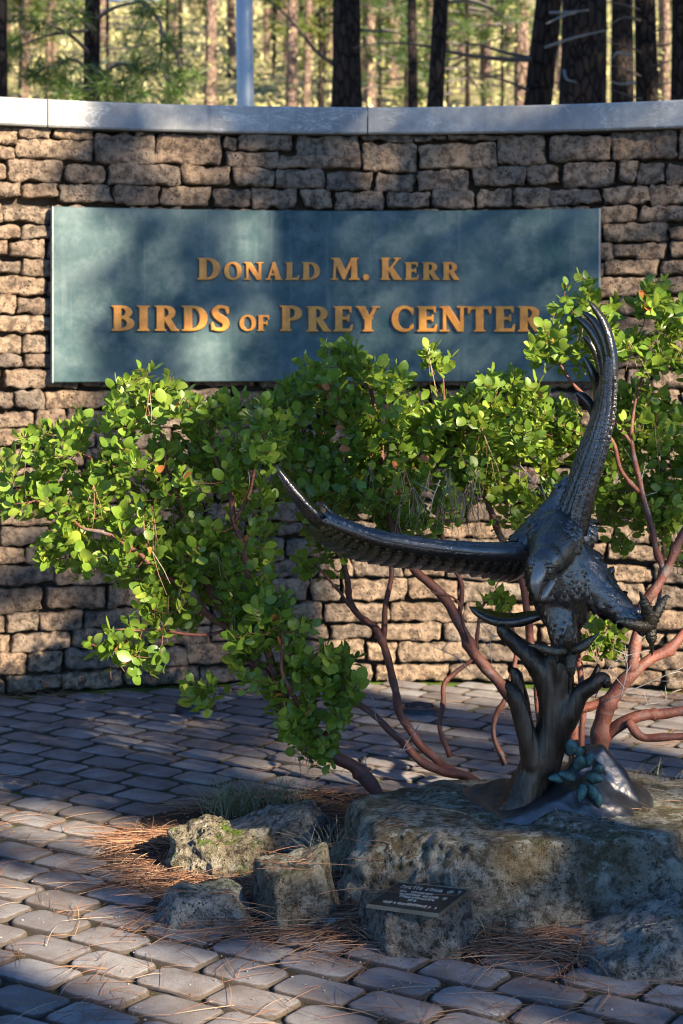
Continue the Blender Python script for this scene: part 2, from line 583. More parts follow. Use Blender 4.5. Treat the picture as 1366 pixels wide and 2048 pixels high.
# the courses above the sign, read off the photograph: (x0, x1, y0, y1)
TOP = [(-40, 38, 248, 290), (38, 106, 250, 278), (106, 187, 256, 281), (-60, 34, 291, 320), (35, 188, 279, 322), (189, 310, 266, 328), (188, 276, 258, 266), (276, 312, 261, 270),
       (310, 445, 267, 330), (446, 477, 272, 302), (477, 587, 268, 302), (590, 720, 270, 313), (448, 558, 302, 338), (558, 725, 306, 336), (-60, 16, 322, 360), (17, 128, 318, 364), (129, 212, 328, 365), (217, 360, 327, 371), (361, 462, 332, 372),
       (463, 550, 336, 375), (551, 650, 337, 376), (652, 746, 342, 382), (747, 833, 343, 384), (834, 938, 340, 382), (722, 835, 284, 344), (722, 826, 268, 283), (827, 896, 268, 282), (897, 996, 268, 283), (838, 994, 284, 338),
       (995, 1090, 270, 330), (1096, 1218, 267, 324), (1220, 1355, 262, 320), (1357, 1450, 260, 320), (940, 1050, 331, 374), (1052, 1122, 328, 371), (1123, 1232, 324, 374), (1234, 1272, 320, 366), (1271, 1330, 320, 368), (1331, 1420, 324, 370),
       (-60, 44, 361, 395), (45, 115, 365, 400), (115, 225, 366, 405), (226, 318, 372, 412), (318, 422, 372, 411), (423, 500, 374, 414), (501, 594, 376, 417), (598, 666, 377, 417), (668, 770, 381, 418), (771, 862, 383, 420), (862, 950, 376, 418),
       (951, 1027, 373, 413), (1028, 1096, 375, 417), (1094, 1202, 375, 412), (1202, 1300, 368, 412), (1299, 1400, 369, 412)]
rg = random.Random(5)
stones = []
for x0, x1, y0, y1 in TOP:
    sa, za = wall_hit(x0, (y0 + y1) / 2); sb, _ = wall_hit(x1, (y0 + y1) / 2)
    _, zt = wall_hit((x0 + x1) / 2, y0); _, zb = wall_hit((x0 + x1) / 2, y1)
    stones.append((sa, sb, zb, zt))
sL = min(a for a, b, c, d in stones) ; sR = max(b for a, b, c, d in stones)
zc = wall_hit(683, 418)[1]
# the courses below, and the upper ones beyond the picture
rows = [0.0]
hs = [0.088, 0.10, 0.088, 0.098, 0.112, 0.104, 0.09, 0.086, 0.092, 0.088]
k = 0
while rows[-1] < zc - 0.05:
    rows.append(rows[-1] + (hs[k] if k < len(hs) else rg.uniform(0.076, 0.094))); k += 1
f = zc / rows[-1]
rows = [r * f for r in rows]
def wav(k, s):
    return 0.0 if k == 0 else 0.010 * noise.noise(Vector((s * 1.3, k * 7.7, 2.0))) + 0.004 * noise.noise(Vector((s * 5, k * 3.1, 6)))
def course(k, z0, z1, a, b):
    s = a - rg.uniform(0, 0.2)
    while s < b:
        L = rg.choice([rg.uniform(0.12, 0.2), rg.uniform(0.2, 0.34), rg.uniform(0.22, 0.38)])
        if k == 0: L *= 1.15
        e = s + L
        za = z0 + wav(k, (s + e) / 2); zb = z1 + wav(k + 1, (s + e) / 2)
        stones.append((s, e, za + rg.uniform(0, .004), zb - rg.uniform(0, 0.005)))
        s = e + rg.uniform(0, 0.006)
for k in range(len(rows) - 1):
    course(k, rows[k], rows[k + 1], S0 + 0.2, S1 - 0.2)
ztop = 2.63; z = zc; k = 50
while z < ztop - 0.05:
    z1 = min(ztop, z + 0.108)
    course(k, z, z1, S0 + 0.2, sL); n0 = len(stones)
    while stones and stones[-1][1] > sL: stones.pop()
    n1 = len(stones)
    course(k, z, z1, sR + 0.19, S1 - 0.2)
    z = z1; k += 1
def area(st):
    s0, s1, z0, z1 = st
    c = wall_pt((s0 + s1) / 2, (z0 + z1) / 2)
    if not (in_view(wall_pt(s0, z0), 5) or in_view(wall_pt(s1, z1), 5)): return 0
    xa, ya = px(wall_pt(s0, z1)); xb, yb = px(wall_pt(s1, z0))
    if xa > 103 and xb < 1197 and ya > 415 and yb < 763: return 0       # wholly behind the sign panel
    return (min(xb, 1366) - max(xa, 0)) * (yb - ya)
stones.sort(key=lambda q: -area(q))
n_in = 0
far_ = MB()
for i, st in enumerate(stones):
    r1 = random.Random(i * 7 + 3)
    if i < 300 and area(st) > 0:
        mb = MB()
        if stone_geo(mb, *st, r1): mb.build('stone', MW_STONE, wall)
    else:
        stone_geo(far_, *st, r1)
tag(far_.build('stone_courses', MW_STONE, wall), kind='stuff')

# coping: cast segments with open joints
def coping(sa, sb):
    n = max(6, int((sb - sa) / 0.08))
    zb, zt, c = 2.640, 2.768, 0.008
    prof = [(0.045, zb + c), (0.045, zt - c), (0.045 - c, zt), (-0.40 + c, zt), (-0.40, zt - c), (-0.40, zb + c), (-0.40 + c, zb), (0.045 - c, zb)]
    mb = MB(); m = len(prof)
    for i in range(n + 1):
        s = sa + (sb - sa) * i / n
        for o_, z in prof:
            mb.v.append(tuple(wall_pt(s, z + 0.0015 * noise.noise(Vector((s * 6, z * 9, 0))), o_ + 0.002 * noise.noise(Vector((s * 4, z * 20, 3))))))
    for i in range(n):
        for k in range(m):
            a = i * m + k; b = i * m + (k + 1) % m
            mb.f.append((a, b, b + m, a + m))
    mb.f += [tuple(range(m)), tuple(range(n * m, n * m + m))[::-1]]
    o = mb.build('coping_stone', MW_COPING, wall, smooth=False)
ja = wall_hit(92, 230)[0]; jb = wall_hit(735, 240)[0]; dl = jb - ja
for k in range(-2, 3):
    a, b = ja + dl * k + 0.003, ja + dl * (k + 1) - 0.003
    coping(max(a, S0), min(b, S1)) if min(b, S1) - max(a, S0) > 0.1 else None

# ================================================================== sign: curved metal panel with raised letters
def m_panel():
    t = NT('patinated_sign_panel'); co = t.coord('Object')
    c = t.mix(t.ramp(t.noise(co, 2.4, 6, 0.65), [(0.36, 0), (0.66, 1)]), (0.013, 0.048, 0.058), (0.078, 0.122, 0.125))
    c = t.mix(t.ramp(t.noise(co, 9, 6, 0.7), [(0.45, 0), (0.7, 0.5)]), c, (0.15, 0.195, 0.195))
    c = t.mix(t.ramp(t.noise(t.coord('Object', (16, 16, 0.8)), 1.6, 4), [(0.58, 0), (0.76, 0.22)]), c, (0.20, 0.235, 0.23))
    c = t.mix(t.ramp(t.noise(co, 46, 5, 0.75), [(0.55, 0), (0.75, 0.35)]), c, (0.02, 0.06, 0.075))
    r = t.ramp(t.noise(co, 7, 4), [(0.3, 0.42), (0.7, 0.58)])
    t.bsdf(c, r, nrm=t.bump(t.noise(co, 120, 4), 0.08, 0.004), spec=0.25)
    return t.m
def m_edge():
    t = NT('worn_sign_edge'); co = t.coord('Object')
    c = t.mix(t.noise(co, 20, 4), (0.12, 0.16, 0.17), (0.33, 0.37, 0.37))
    t.bsdf(c, 0.5, spec=0.5)
    return t.m
def m_letter():
    t = NT('copper_painted_letters'); co = t.coord('Object')
    c = t.mix(t.ramp(t.noise(co, 26, 5, 0.65), [(0.35, 0), (0.7, 1)]), (0.52, 0.185, 0.018), (0.70, 0.30, 0.035))
    c = t.mix(t.ramp(t.noise(co, 70, 4), [(0.6, 0), (0.75, 0.4)]), c, (0.28, 0.11, 0.04))
    t.bsdf(c, 0.42, nrm=t.bump(t.noise(co, 200, 3), 0.1, 0.003), spec=0.5)
    return t.m
M_PANEL, M_EDGE, M_LETTER = m_panel(), m_edge(), m_letter()

SOFF = 0.062                                            # panel face in front of the wall's face
RS = WR - SOFF
sgl, _ = wall_hit(107, 590, RS); sgr, _ = wall_hit(1197, 590, RS)
_, sgt = wall_hit(683, 421.5, RS); _, sgb = wall_hit(683, 763, RS)
sign = tag(empty('entrance_sign', wall_pt((sgl + sgr) / 2, sgb, SOFF)), 'wide blue-green metal sign with raised copper lettering, mounted on the stone wall', 'sign')
n = 40; mb = MB(); ed = MB()
TH = 0.045
c = 0.004
prof = [(SOFF, sgb + c), (SOFF, sgt - c), (SOFF - c, sgt), (SOFF - TH, sgt), (SOFF - TH, sgb), (SOFF - c, sgb)]
m = len(prof)
for i in range(n + 1):
    s = sgl + (sgr - sgl) * i / n
    for o_, z in prof: mb.v.append(tuple(wall_pt(s, z, o_)))
for i in range(n):
    for k in range(m):
        a = i * m + k; b = i * m + (k + 1) % m
        mb.f.append((a, b, b + m, a + m))
mb.f += [tuple(range(m)), tuple(range(n * m, n * m + m))[::-1]]
mb.build('panel', M_PANEL, sign, smooth=False)
for s_, e_ in ((sgl - 0.006, sgl - 0.0005), (sgr + 0.0005, sgr + 0.006)):   # rolled end strips
    mb = MB()
    vs = [wall_pt(q, z, o_) for q in (s_, e_) for z in (sgb - 0.001, sgt + 0.001) for o_ in (SOFF + 0.0025, SOFF - TH - 0.002)]
    mb.add(vs, [(0, 1, 3, 2), (4, 6, 7, 5), (0, 4, 5, 1), (2, 3, 7, 6), (0, 2, 6, 4), (1, 5, 7, 3)])
    mb.build('end_strip', M_EDGE, sign, smooth=False)
for q in (0.06, 0.35, 0.65, 0.94):                      # stand-off rails behind the panel
    s = sgl + (sgr - sgl) * q; mb = MB()
    vs = [wall_pt(s + d, z, o_) for d in (-0.02, 0.02) for z in (sgb + 0.05, sgt - 0.05) for o_ in (SOFF - TH + 0.001, -0.02)]
    mb.add(vs, [(0, 1, 3, 2), (4, 6, 7, 5), (0, 4, 5, 1), (2, 3, 7, 6), (0, 2, 6, 4), (1, 5, 7, 3)])
    mb.build('mounting_rail', M_EDGE, sign, smooth=False)

# --- glyphs drawn as strokes, contoured and extruded.  Cap height 1, stem 0.24, wedge serifs
GN = 150
def raster(ops, w):
    x0, x1, y0, y1 = -0.12, w + 0.12, -0.1, 1.1
    h = 1.0 / GN
    X, Y = np.meshgrid(np.arange(x0, x1, h), np.arange(y0, y1, h))
    F = np.zeros(X.shape, bool)
    for op, sh, a in ops:
        if sh == 'p':
            I = np.zeros(X.shape, bool); j = len(a) - 1
            for i in range(len(a)):
                (xi, yi), (xj, yj) = a[i], a[j]
                if yi != yj:
                    I ^= ((yi > Y) != (yj > Y)) & (X < (xj - xi) * (Y - yi) / (yj - yi) + xi)
                j = i
        else:                                               # ellipse cx cy rx ry [tilt] [xmin] [xmax]
            cx, cy, rx, ry = a[:4]; tl = a[4] if len(a) > 4 else 0
            dx, dy = X - cx, Y - cy
            dx = dx + tl * dy
            I = (np.abs(dx) / rx) ** 2.15 + (np.abs(dy) / ry) ** 2.15 < 1
            if len(a) > 5 and a[5] is not None: I &= X > a[5]
            if len(a) > 6 and a[6] is not None: I &= X < a[6]
        if op == '+': F |= I
        elif op == '-': F &= ~I
    G = F.astype(float)
    for _ in range(2):                                       # soften corners a little
        P = np.pad(G, 2)
        G = sum(P[2 + dy:P.shape[0] - 2 + dy, 2 + dx:P.shape[1] - 2 + dx] for dx in (-1, 0, 1) for dy in (-1, 0, 1)) / 9
    return G, x0, y0, h

def contours(G, x0, y0, h):
    segs = {}
    ny, nx = G.shape
    B = G > 0.5
    cells = np.argwhere((B[:-1, :-1] != B[1:, :-1]) | (B[:-1, :-1] != B[:-1, 1:]) | (B[1:, 1:] != B[1:, :-1]) | (B[1:, 1:] != B[:-1, 1:]))
    def ip(a, b, pa, pb):
        t = (0.5 - a) / (b - a)
        return (pa[0] + (pb[0] - pa[0]) * t, pa[1] + (pb[1] - pa[1]) * t)
    pos = {}
    nxt = {}
    for y, x in cells:
        v = [G[y, x], G[y, x + 1], G[y + 1, x + 1], G[y + 1, x]]
        p = [(x, y), (x + 1, y), (x + 1, y + 1), (x, y + 1)]
        keys = [('h', x, y), ('v', x + 1, y), ('h', x, y + 1), ('v', x, y)]
        ins = [q > 0.5 for q in v]
        ent = []; exi = []
        for k in range(4):
            a, b = k, (k + 1) % 4
            if ins[a] != ins[b]:
                pos[keys[k]] = ip(v[a], v[b], p[a], p[b])
                (exi if ins[a] else ent).append(keys[k])
        for a, b in zip(ent, exi): nxt[a] = b
    out = []
    while nxt:
        k0 = next(iter(nxt)); k = k0; loop = []
        while k in nxt:
            loop.append(pos[k]); k = nxt.pop(k)
        if len(loop) > 12: out.append([(x0 + a * h, y0 + b * h) for a, b in loop])
    return out

def simplify(L, tol):
    def dp(a):
        if len(a) < 3: return a
        p, q = np.array(a[0]), np.array(a[-1]); d = q - p; nrm = np.hypot(*d) + 1e-9
        A = np.array(a); ds = np.abs(d[0] * (A[:, 1] - p[1]) - d[1] * (A[:, 0] - p[0])) / nrm
        i = int(ds.argmax())
        if ds[i] < tol: return [a[0], a[-1]]
        return dp(a[:i + 1])[:-1] + dp(a[i:])
    h = len(L) // 2
    return dp(L[:h + 1])[:-1] + dp(L[h:] + [L[0]])[:-1]

ST, TN, SF = 0.25, 0.085, 0.075
def stem(x, w=ST, y0=0, y1=1, sl=SF, sr=SF):
    """upright stem that flares into wedge serifs"""
    t = 0.055
    return [('+', 'p', [(x, y0 + .1), (x - sl * .25, y0 + t), (x - sl, y0 + t * .7), (x - sl, y0), (x + w + sr, y0), (x + w + sr, y0 + t * .7), (x + w + sr * .25, y0 + t), (x + w, y0 + .1),
                        (x + w, y1 - .1), (x + w + sr * .25, y1 - t), (x + w + sr, y1 - t * .7), (x + w + sr, y1), (x - sl, y1), (x - sl, y1 - t * .7), (x - sl * .25, y1 - t), (x, y1 - .1)])]
def arm(x0, x1, y, th, up, dn):
    return [('+', 'p', [(x0, y), (x1 - .05, y), (x1 - .03, y - dn), (x1 + .03, y - dn), (x1, y + th / 2), (x1 + .03, y + th + up), (x1 - .03, y + th + up), (x1 - .05, y + th), (x0, y + th)])]
def serif(x0, x1, y, up):
    t = 0.05
    return [('+', 'p', [(x0, y), (x1, y), (x1, y + t * up), (x0, y + t * up)])]
GL = {}
GL['I'] = (0.42, stem(0.085))
GL['D'] = (0.86, stem(0.085, sr=0.02) + [('+', 'e', (0.33, 0.5, 0.52, 0.5, 0, 0.2)), ('-', 'e', (0.33, 0.5, 0.275, 0.415, 0, 0.335)), ('-', 'p', [(0.335, 0.13), (0.345, 0.13), (0.345, .88), (.335, .88)])])
GL['O'] = (0.92, [('+', 'e', (0.46, 0.5, 0.46, 0.515)), ('-', 'e', (0.46, 0.5, 0.225, 0.41, 0.07))])
GL['C'] = (0.84, [('+', 'e', (0.48, 0.5, 0.48, 0.515)), ('-', 'e', (0.53, 0.5, 0.29, 0.41, 0.05)), ('-', 'p', [(0.62, 0.30), (1.2, 0.22), (1.2, 0.75), (0.62, 0.66)]), ('-', 'p', [(0.845, -.2), (1.3, -.2), (1.3, 1.2), (.845, 1.2)]),
                 ('+', 'p', [(0.76, 0.92), (0.83, 0.95), (0.83, 0.66), (0.78, 0.66)]), ('+', 'p', [(0.70, 0.12), (0.83, 0.22), (0.82, 0.30), (0.78, 0.29), (0.70, .2)])])
GL['L'] = (0.68, stem(0.085, sr=0.03) + [('+', 'p', [(.3, 0), (.64, 0), (.69, .26), (.63, .26), (.58, .11), (.3, .105)])])
GL['E'] = (0.74, stem(0.085, sr=0.0) + [('+', 'p', [(.3, 0), (.69, 0), (.74, .27), (.68, .27), (.62, .115), (.3, .105)]), ('+', 'p', [(.3, 1), (.68, 1), (.68, .75), (.63, .75), (.60, .89), (.3, .895)]),
                                       ('+', 'p', [(.3, .47), (.53, .47), (.55, .39), (.60, .39), (.60, .67), (.55, .67), (.53, .58), (.3, .58)])])
GL['F'] = (0.70, stem(0.085) + [('+', 'p', [(.3, 1), (.70, 1), (.70, .73), (.65, .73), (.61, .885), (.3, .89)]), ('+', 'p', [(.3, .44), (.53, .44), (.55, .35), (.60, .35), (.60, .66), (.55, .66), (.53, .55), (.3, .55)])])
GL['T'] = (0.86, stem(0.305, y1=0.99) + [('+', 'p', [(.02, .72), (.07, .72), (.12, .885), (.74, .885), (.79, .72), (.84, .72), (.86, 1.0), (0, 1.0)])])
GL['P'] = (0.76, stem(0.085) + [('+', 'e', (0.35, 0.705, 0.41, 0.295, 0, 0.2)), ('-', 'e', (0.335, 0.71, 0.19, 0.20, 0, 0.334)), ('-', 'p', [(.334, .51), (.345, .51), (.345, .91), (.334, .91)])])
GL['R'] = (0.86, stem(0.085) + [('+', 'e', (0.34, 0.715, 0.40, 0.285, 0, 0.2)), ('-', 'e', (0.335, 0.72, 0.175, 0.19, 0, 0.334)),
                              ('+', 'p', [(.34, .50), (.56, .50), (.78, .09), (.86, .05), (.87, 0), (.60, 0), (.345, .44)])])
GL['B'] = (0.80, stem(0.085, sr=0.02) + [('+', 'e', (0.32, 0.745, 0.40, 0.255, 0, 0.2)), ('+', 'e', (0.32, 0.285, 0.475, 0.285, 0, 0.2)), ('-', 'e', (0.33, 0.745, 0.165, 0.165, 0, 0.334)), ('-', 'e', (0.33, 0.29, 0.215, 0.19, 0, 0.334))])
GL['S'] = (0.66, [])
GL['N'] = (0.98, [('+', 'p', [(.12, 0), (.22, 0), (.22, 1), (.12, 1)]), ('+', 'p', [(.76, 0), (.87, 0), (.87, 1), (.76, 1)]), ('+', 'p', [(0.0, 1), (.34, 1), (.87, .12), (.87, 0), (.66, 0), (.12, .9)])] +
           serif(0, .34, 0, 1) + serif(.64, .99, .95, 1) + [('+', 'p', [(0, 1), (.2, 1), (.2, .9), (.12, .93), (0, .955)])])
GL['M'] = (1.24, [('+', 'p', [(.13, 0), (.23, 0), (.28, 1), (.19, 1)]), ('+', 'p', [(.88, 0), (1.14, 0), (1.10, 1), (.92, 1)]), ('+', 'p', [(0.06, 1), (.40, 1), (.68, .36), (.60, .0), (.54, .02), (.19, .86)]), ('+', 'p', [(.54, .02), (.60, 0), (1.02, 1), (.90, 1), (.54, .2)])] +
           serif(.03, .33, 0, 1) + serif(.80, 1.22, 0, 1) + serif(.06, .40, .95, 1) + serif(.88, 1.18, .95, 1))
GL['A'] = (0.96, [('+', 'p', [(.10, 0), (.21, 0), (.50, .86), (.42, .98)]), ('+', 'p', [(.38, 1), (.54, 1), (.90, 0), (.60, 0), (.42, .62)]), ('+', 'p', [(.22, .25), (.66, .25), (.64, .36), (.24, .36)])] + serif(0, .32, 0, 1) + serif(.53, .96, 0, 1))
GL['K'] = (0.92, stem(0.085) + [('+', 'p', [(.33, .42), (.70, .96), (.80, .96), (.47, .49)]), ('+', 'p', [(.335, .52), (.50, .60), (.86, .05), (.92, .04), (.92, 0), (.58, 0), (.335, .46)])] + serif(.58, .88, .95, 1))
GL['Y'] = (0.92, stem(0.335, y1=0.55, sl=.08, sr=.08) + [('+', 'p', [(.05, 1), (.33, 1), (.585, .50), (.585, .38), (.335, .38), (.335, .45)]), ('+', 'p', [(.70, 1), (.82, 1), (.585, .50), (.50, .42), (.46, .5)])] + serif(0, .37, .95, 1) + serif(.60, .92, .95, 1))
GL['Y'] = (0.92, [q for q in GL['Y'][1]] + [('-', 'p', [(.10, .56), (.20, .56), (.335, .40), (.30, .40)])])
GL['.'] = (0.30, [('+', 'e', (0.15, 0.125, 0.15, 0.14))])
# S as a swept stroke: thick spine, thin bowls, wedge ends
sp = bez([(0.60, 0.76, .050), (0.56, 0.90, .055), (0.40, 0.955, .055), (0.24, 0.925, .075), (0.145, 0.77, .105), (0.22, 0.61, .125), (0.36, 0.50, .135), (0.50, 0.385, .125), (0.545, 0.235, .105), (0.45, 0.085, .072), (0.28, 0.048, .055), (0.10, 0.10, .055), (0.05, 0.27, .045)], 7)
GL['S'] = (0.66, [('+', 'e', (q.x, q.y, q.z, q.z)) for q in sp] + [('+', 'p', [(.57, .68), (.62, .68), (.64, .98), (.57, .93)]), ('+', 'p', [(.03, .34), (.08, .34), (.10, .06), (.02, .02)])])

LETTER_CACHE = {}
def glyph_mesh(ch):
    if ch in LETTER_CACHE: return LETTER_CACHE[ch]
    w, ops = GL[ch]
    loops = contours(*raster(ops, w))
    cu = bpy.data.curves.new('g', 'CURVE'); cu.dimensions = '2D'; cu.fill_mode = 'BOTH'
    for L in loops:
        L = simplify(L, 0.0028)
        s = cu.splines.new('POLY'); s.points.add(len(L) - 1); s.use_cyclic_u = True
        for p_, (a, b) in zip(s.points, L): p_.co = (a, b, 0, 1)
    cu.extrude = 0.055; cu.bevel_depth = 0.026; cu.bevel_resolution = 1; cu.offset = -0.012
    o = bpy.data.objects.new('g', cu); COL.objects.link(o)
    me = evaluated(o); bpy.data.objects.remove(o)
    LETTER_CACHE[ch] = (w, [v.co.copy() for v in me.vertices], [tuple(q.vertices) for q in me.polygons])
    return LETTER_CACHE[ch]

def put_letter(ch, x0, x1, y0, y1):
    w, vs, fs = glyph_mesh(ch)
    xs = [v.x for v in vs]; ga, gb = min(xs), max(xs)
    s0, zt = wall_hit(x0, y0, RS); s1, zb = wall_hit(x1, y1, RS)
    H = zt - zb
    mb = MB()
    mb.add([wall_pt(s0 + (v.x - ga) / (gb - ga) * (s1 - s0), zb + v.y * H, SOFF + 0.0075 + v.z * H) for v in vs], fs)
    mb.build('letter', M_LETTER, sign, smooth=False)

for ch, x0, x1 in [('D', 394, 440), ('M', 660, 719), ('K', 760.5, 804)]: put_letter(ch, x0, x1, 516, 559.5)
for ch, x0, x1 in [('O', 447.5, 483), ('N', 487, 526.6), ('A', 530, 564.6), ('L', 569.7, 599), ('D', 603, 640), ('E', 809, 838), ('R', 843.7, 880), ('R', 884, 919.5)]: put_letter(ch, x0, x1, 524.7, 559.7)
put_letter('.', 726, 738, 517, 560)
for ch, x0, x1 in [('B', 222, 268), ('I', 273, 299), ('R', 308, 357.6), ('D', 362.6, 414.5), ('S', 420.5, 458.6), ('P', 559.6, 604), ('R', 612, 663), ('E', 666, 706), ('Y', 711, 760), ('C', 783, 827.5), ('E', 833.6, 874.7), ('N', 879, 934), ('T', 934.6, 984), ('E', 988, 1031), ('R', 1035.6, 1086)]:
    put_letter(ch, x0, x1, 611.5 + 1.5 * (x0 > 600), 661.5 + 1.2 * (x0 > 600))
for ch, x0, x1 in [('O', 478.5, 511.5), ('F', 514, 538)]: put_letter(ch, x0, x1, 630.5, 661.5)

# ================================================================== lava boulders
def m_rock(name, c0, c1, lich_sky, moss, moss_col=(0.045, 0.075, 0.012), brown=0.0, scale=1.0, pale=(0.55, 0.55, 0.46)):
    t = NT(name); co = t.coord('Object')
    n1 = t.noise(co, 5 * scale, 6, 0.7, 0.4)
    c = t.mix(t.ramp(n1, [(0.35, 0), (0.65, 1)]), c0, c1)
    c = t.mix(t.ramp(t.noise(co, 34 * scale, 6, 0.75), [(0.42, 0.9), (0.54, 0)]), c, tuple(q * 0.22 for q in c0))
    if brown:
        c = t.mix(t.math('MULTIPLY', t.ramp(t.noise(t.coord('Object', 1, (4, 1, 2)), 4.2, 5, 0.7), [(0.42, 0), (0.60, 1)]), brown), c, (0.15, 0.11, 0.05))
    # crusts of pale lichen, stronger on up-facing sides to paint in sky light
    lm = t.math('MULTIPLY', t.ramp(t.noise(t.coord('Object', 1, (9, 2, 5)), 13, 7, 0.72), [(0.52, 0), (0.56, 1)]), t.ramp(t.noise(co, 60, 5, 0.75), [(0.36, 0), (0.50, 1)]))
    c = t.mix(t.math('MULTIPLY', lm, t.math('MULTIPLY', t.ramp(t.upness(), [(0.05, 0.28), (0.7, 1)]), lich_sky)), c, pale)
    # moss keeps to faces that look up
    up = t.ramp(t.upness(), [(0.35, 0.15), (0.75, 1)])
    mm = t.math('MULTIPLY', t.math('MULTIPLY', t.ramp(t.noise(t.coord('Object', 1, (1, 6, 3)), 8, 5, 0.65), [(0.52, 0), (0.60, 1)]), up), moss)
    c = t.mix(mm, c, t.mix(t.noise(co, 160, 3), moss_col, tuple(q * 2.6 for q in moss_col)))
    pit = t.voro(co, 70 * scale)
    pm = t.math('MULTIPLY', t.ramp(pit, [(0.10, 1), (0.30, 0)]), t.ramp(t.noise(co, 9, 5, .7), [(0.46, 0), (0.58, 1)]))
    pm2 = t.math('MULTIPLY', t.ramp(t.voro(t.coord('Object', 1, (2, 5, 3)), 150 * scale), [(0.12, 1), (0.3, 0)]), t.ramp(t.noise(t.coord('Object', 1, (7, 1, 2)), 12, 4, .7), [(0.42, 0), (0.55, 1)]))
    pm = t.math('MAXIMUM', pm, pm2)
    c = t.mix(t.math('MULTIPLY', pm, 0.85), c, (0.025, 0.022, 0.018))
    h = t.math('SUBTRACT', t.math('ADD', t.noise(co, 130, 6, 0.8), t.math('MULTIPLY', t.noise(co, 30, 4, 0.7), 1.6)), t.math('MULTIPLY', pm, 1.2))
    h = t.math('ADD', h, t.math('MULTIPLY', mm, 0.8))
    t.bsdf(c, 0.95, nrm=t.bump(h, 1.0, 0.030), spec=0.15)
    return t.m
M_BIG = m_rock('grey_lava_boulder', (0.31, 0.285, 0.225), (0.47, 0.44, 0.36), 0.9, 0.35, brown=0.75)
M_MOSSY = m_rock('mossy_tan_lava', (0.26, 0.215, 0.145), (0.40, 0.35, 0.25), 0.75, 1.0, moss_col=(0.06, 0.10, 0.008), pale=(0.55, 0.52, 0.42))
M_GREYR = m_rock('blue_grey_lava', (0.30, 0.295, 0.27), (0.45, 0.445, 0.41), 0.9, 0.3)
M_TANR = m_rock('tan_lava', (0.27, 0.235, 0.17), (0.40, 0.35, 0.27), 0.7, 0.3, brown=0.4)
M_BROWNR = m_rock('brown_lava', (0.24, 0.205, 0.17), (0.38, 0.34, 0.29), 0.9, 0.3)

ICO = {}
def ico(sub):
    if sub not in ICO:
        bm = bmesh.new(); bmesh.ops.create_icosphere(bm, subdivisions=sub, radius=1)
        ICO[sub] = (np.array([v.co[:] for v in bm.verts]), [tuple(v.index for v in f.verts) for f in bm.faces]); bm.free()
    return ICO[sub]

ROCK_BVH = []
def rock(name, c, planes, mat, seed, sub=5, amp=0.02, freq=7, p=26, label='', pits=0.008, yaw=0.0, group=None, ledge=None):
    """planes: (normal, distance from c); the stone is their rounded intersection, roughened"""
    V, F = ico(sub)
    r = np.zeros(len(V))
    cy, sy = math.cos(yaw), math.sin(yaw)
    for nrm, d in planes:
        nn = np.array(nrm, float); nn /= np.linalg.norm(nn)
        nn = np.array([nn[0] * cy - nn[1] * sy, nn[0] * sy + nn[1] * cy, nn[2]])
        r += np.maximum(V @ nn, 0) ** p / d ** p
    r = r ** (-1.0 / p)
    P = V * r[:, None] + np.array(c)
    out = []
    for q, v in zip(P, V):
        k = Vector(q) * freq + Vector((seed, seed * 1.7, 0))
        d = amp * (noise.fractal(k, 0.9, 2.1, 5))
        d += amp * 0.7 * (0.5 - abs(noise.noise(k * 0.8 + Vector((7, 7, 7)))))             # ridges
        cell = noise.voronoi(k * 6.5)[0][0]
        d -= 1.5 * pits * max(0, 0.38 - cell) / 0.38 * (0.5 + 0.5 * noise.noise(k * 1.5))
        if ledge: d += ledge * math.sin(q[2] * 55 + 3 * noise.noise(k * 0.5)) * 0.5
        out.append(tuple(q + v * d))
    mb = MB(); mb.add(out, F)
    o = mb.build(name, mat)
    o.data.update()
    tag(o, label, 'rock', group)
    ROCK_BVH.append(BVHTree.FromPolygons(out, F))
    return o

def on_rocks(x, y, below=2.0):
    """height of the uppermost rock surface at x, y (None if no rock)"""
    best = None
    for b in ROCK_BVH:
        h = b.ray_cast(Vector((x, y, below)), Vector((0, 0, -1)))
        if h[0] is not None and (best is None or h[0].z > best): best = h[0].z
    return best

# the big boulder that carries the statue
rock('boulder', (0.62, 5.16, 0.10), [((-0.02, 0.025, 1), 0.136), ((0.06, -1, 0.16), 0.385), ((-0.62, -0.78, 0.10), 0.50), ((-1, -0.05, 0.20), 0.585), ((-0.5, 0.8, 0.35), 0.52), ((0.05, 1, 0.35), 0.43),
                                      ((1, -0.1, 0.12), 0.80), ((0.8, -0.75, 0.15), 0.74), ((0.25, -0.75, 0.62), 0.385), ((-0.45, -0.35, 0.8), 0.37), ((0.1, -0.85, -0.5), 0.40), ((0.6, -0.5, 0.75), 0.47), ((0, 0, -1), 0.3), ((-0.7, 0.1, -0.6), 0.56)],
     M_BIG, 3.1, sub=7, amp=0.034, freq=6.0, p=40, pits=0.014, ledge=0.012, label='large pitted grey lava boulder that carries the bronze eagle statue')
g = 'small lava rocks around the bed'
c = ground(435, 1752); rock('rock', (c.x, c.y + 0.06, 0.045), [((0, -0.25, 1), 0.065), ((-1, -0.3, 0.15), 0.145), ((-.2, -1, 0.35), 0.095), ((1, -0.25, 0.2), 0.15), ((0.3, 1, 0.2), 0.09), ((0.5, -0.8, 0.3), 0.13), ((-0.6, 0.7, 0.3), 0.13), ((0, 0, -1), 0.12), ((-.7, -.6, .5), .14)],
     M_MOSSY, 11.3, sub=6, amp=0.030, freq=12, pits=0.012, label='tan lava rock patched with bright green moss', group=g)
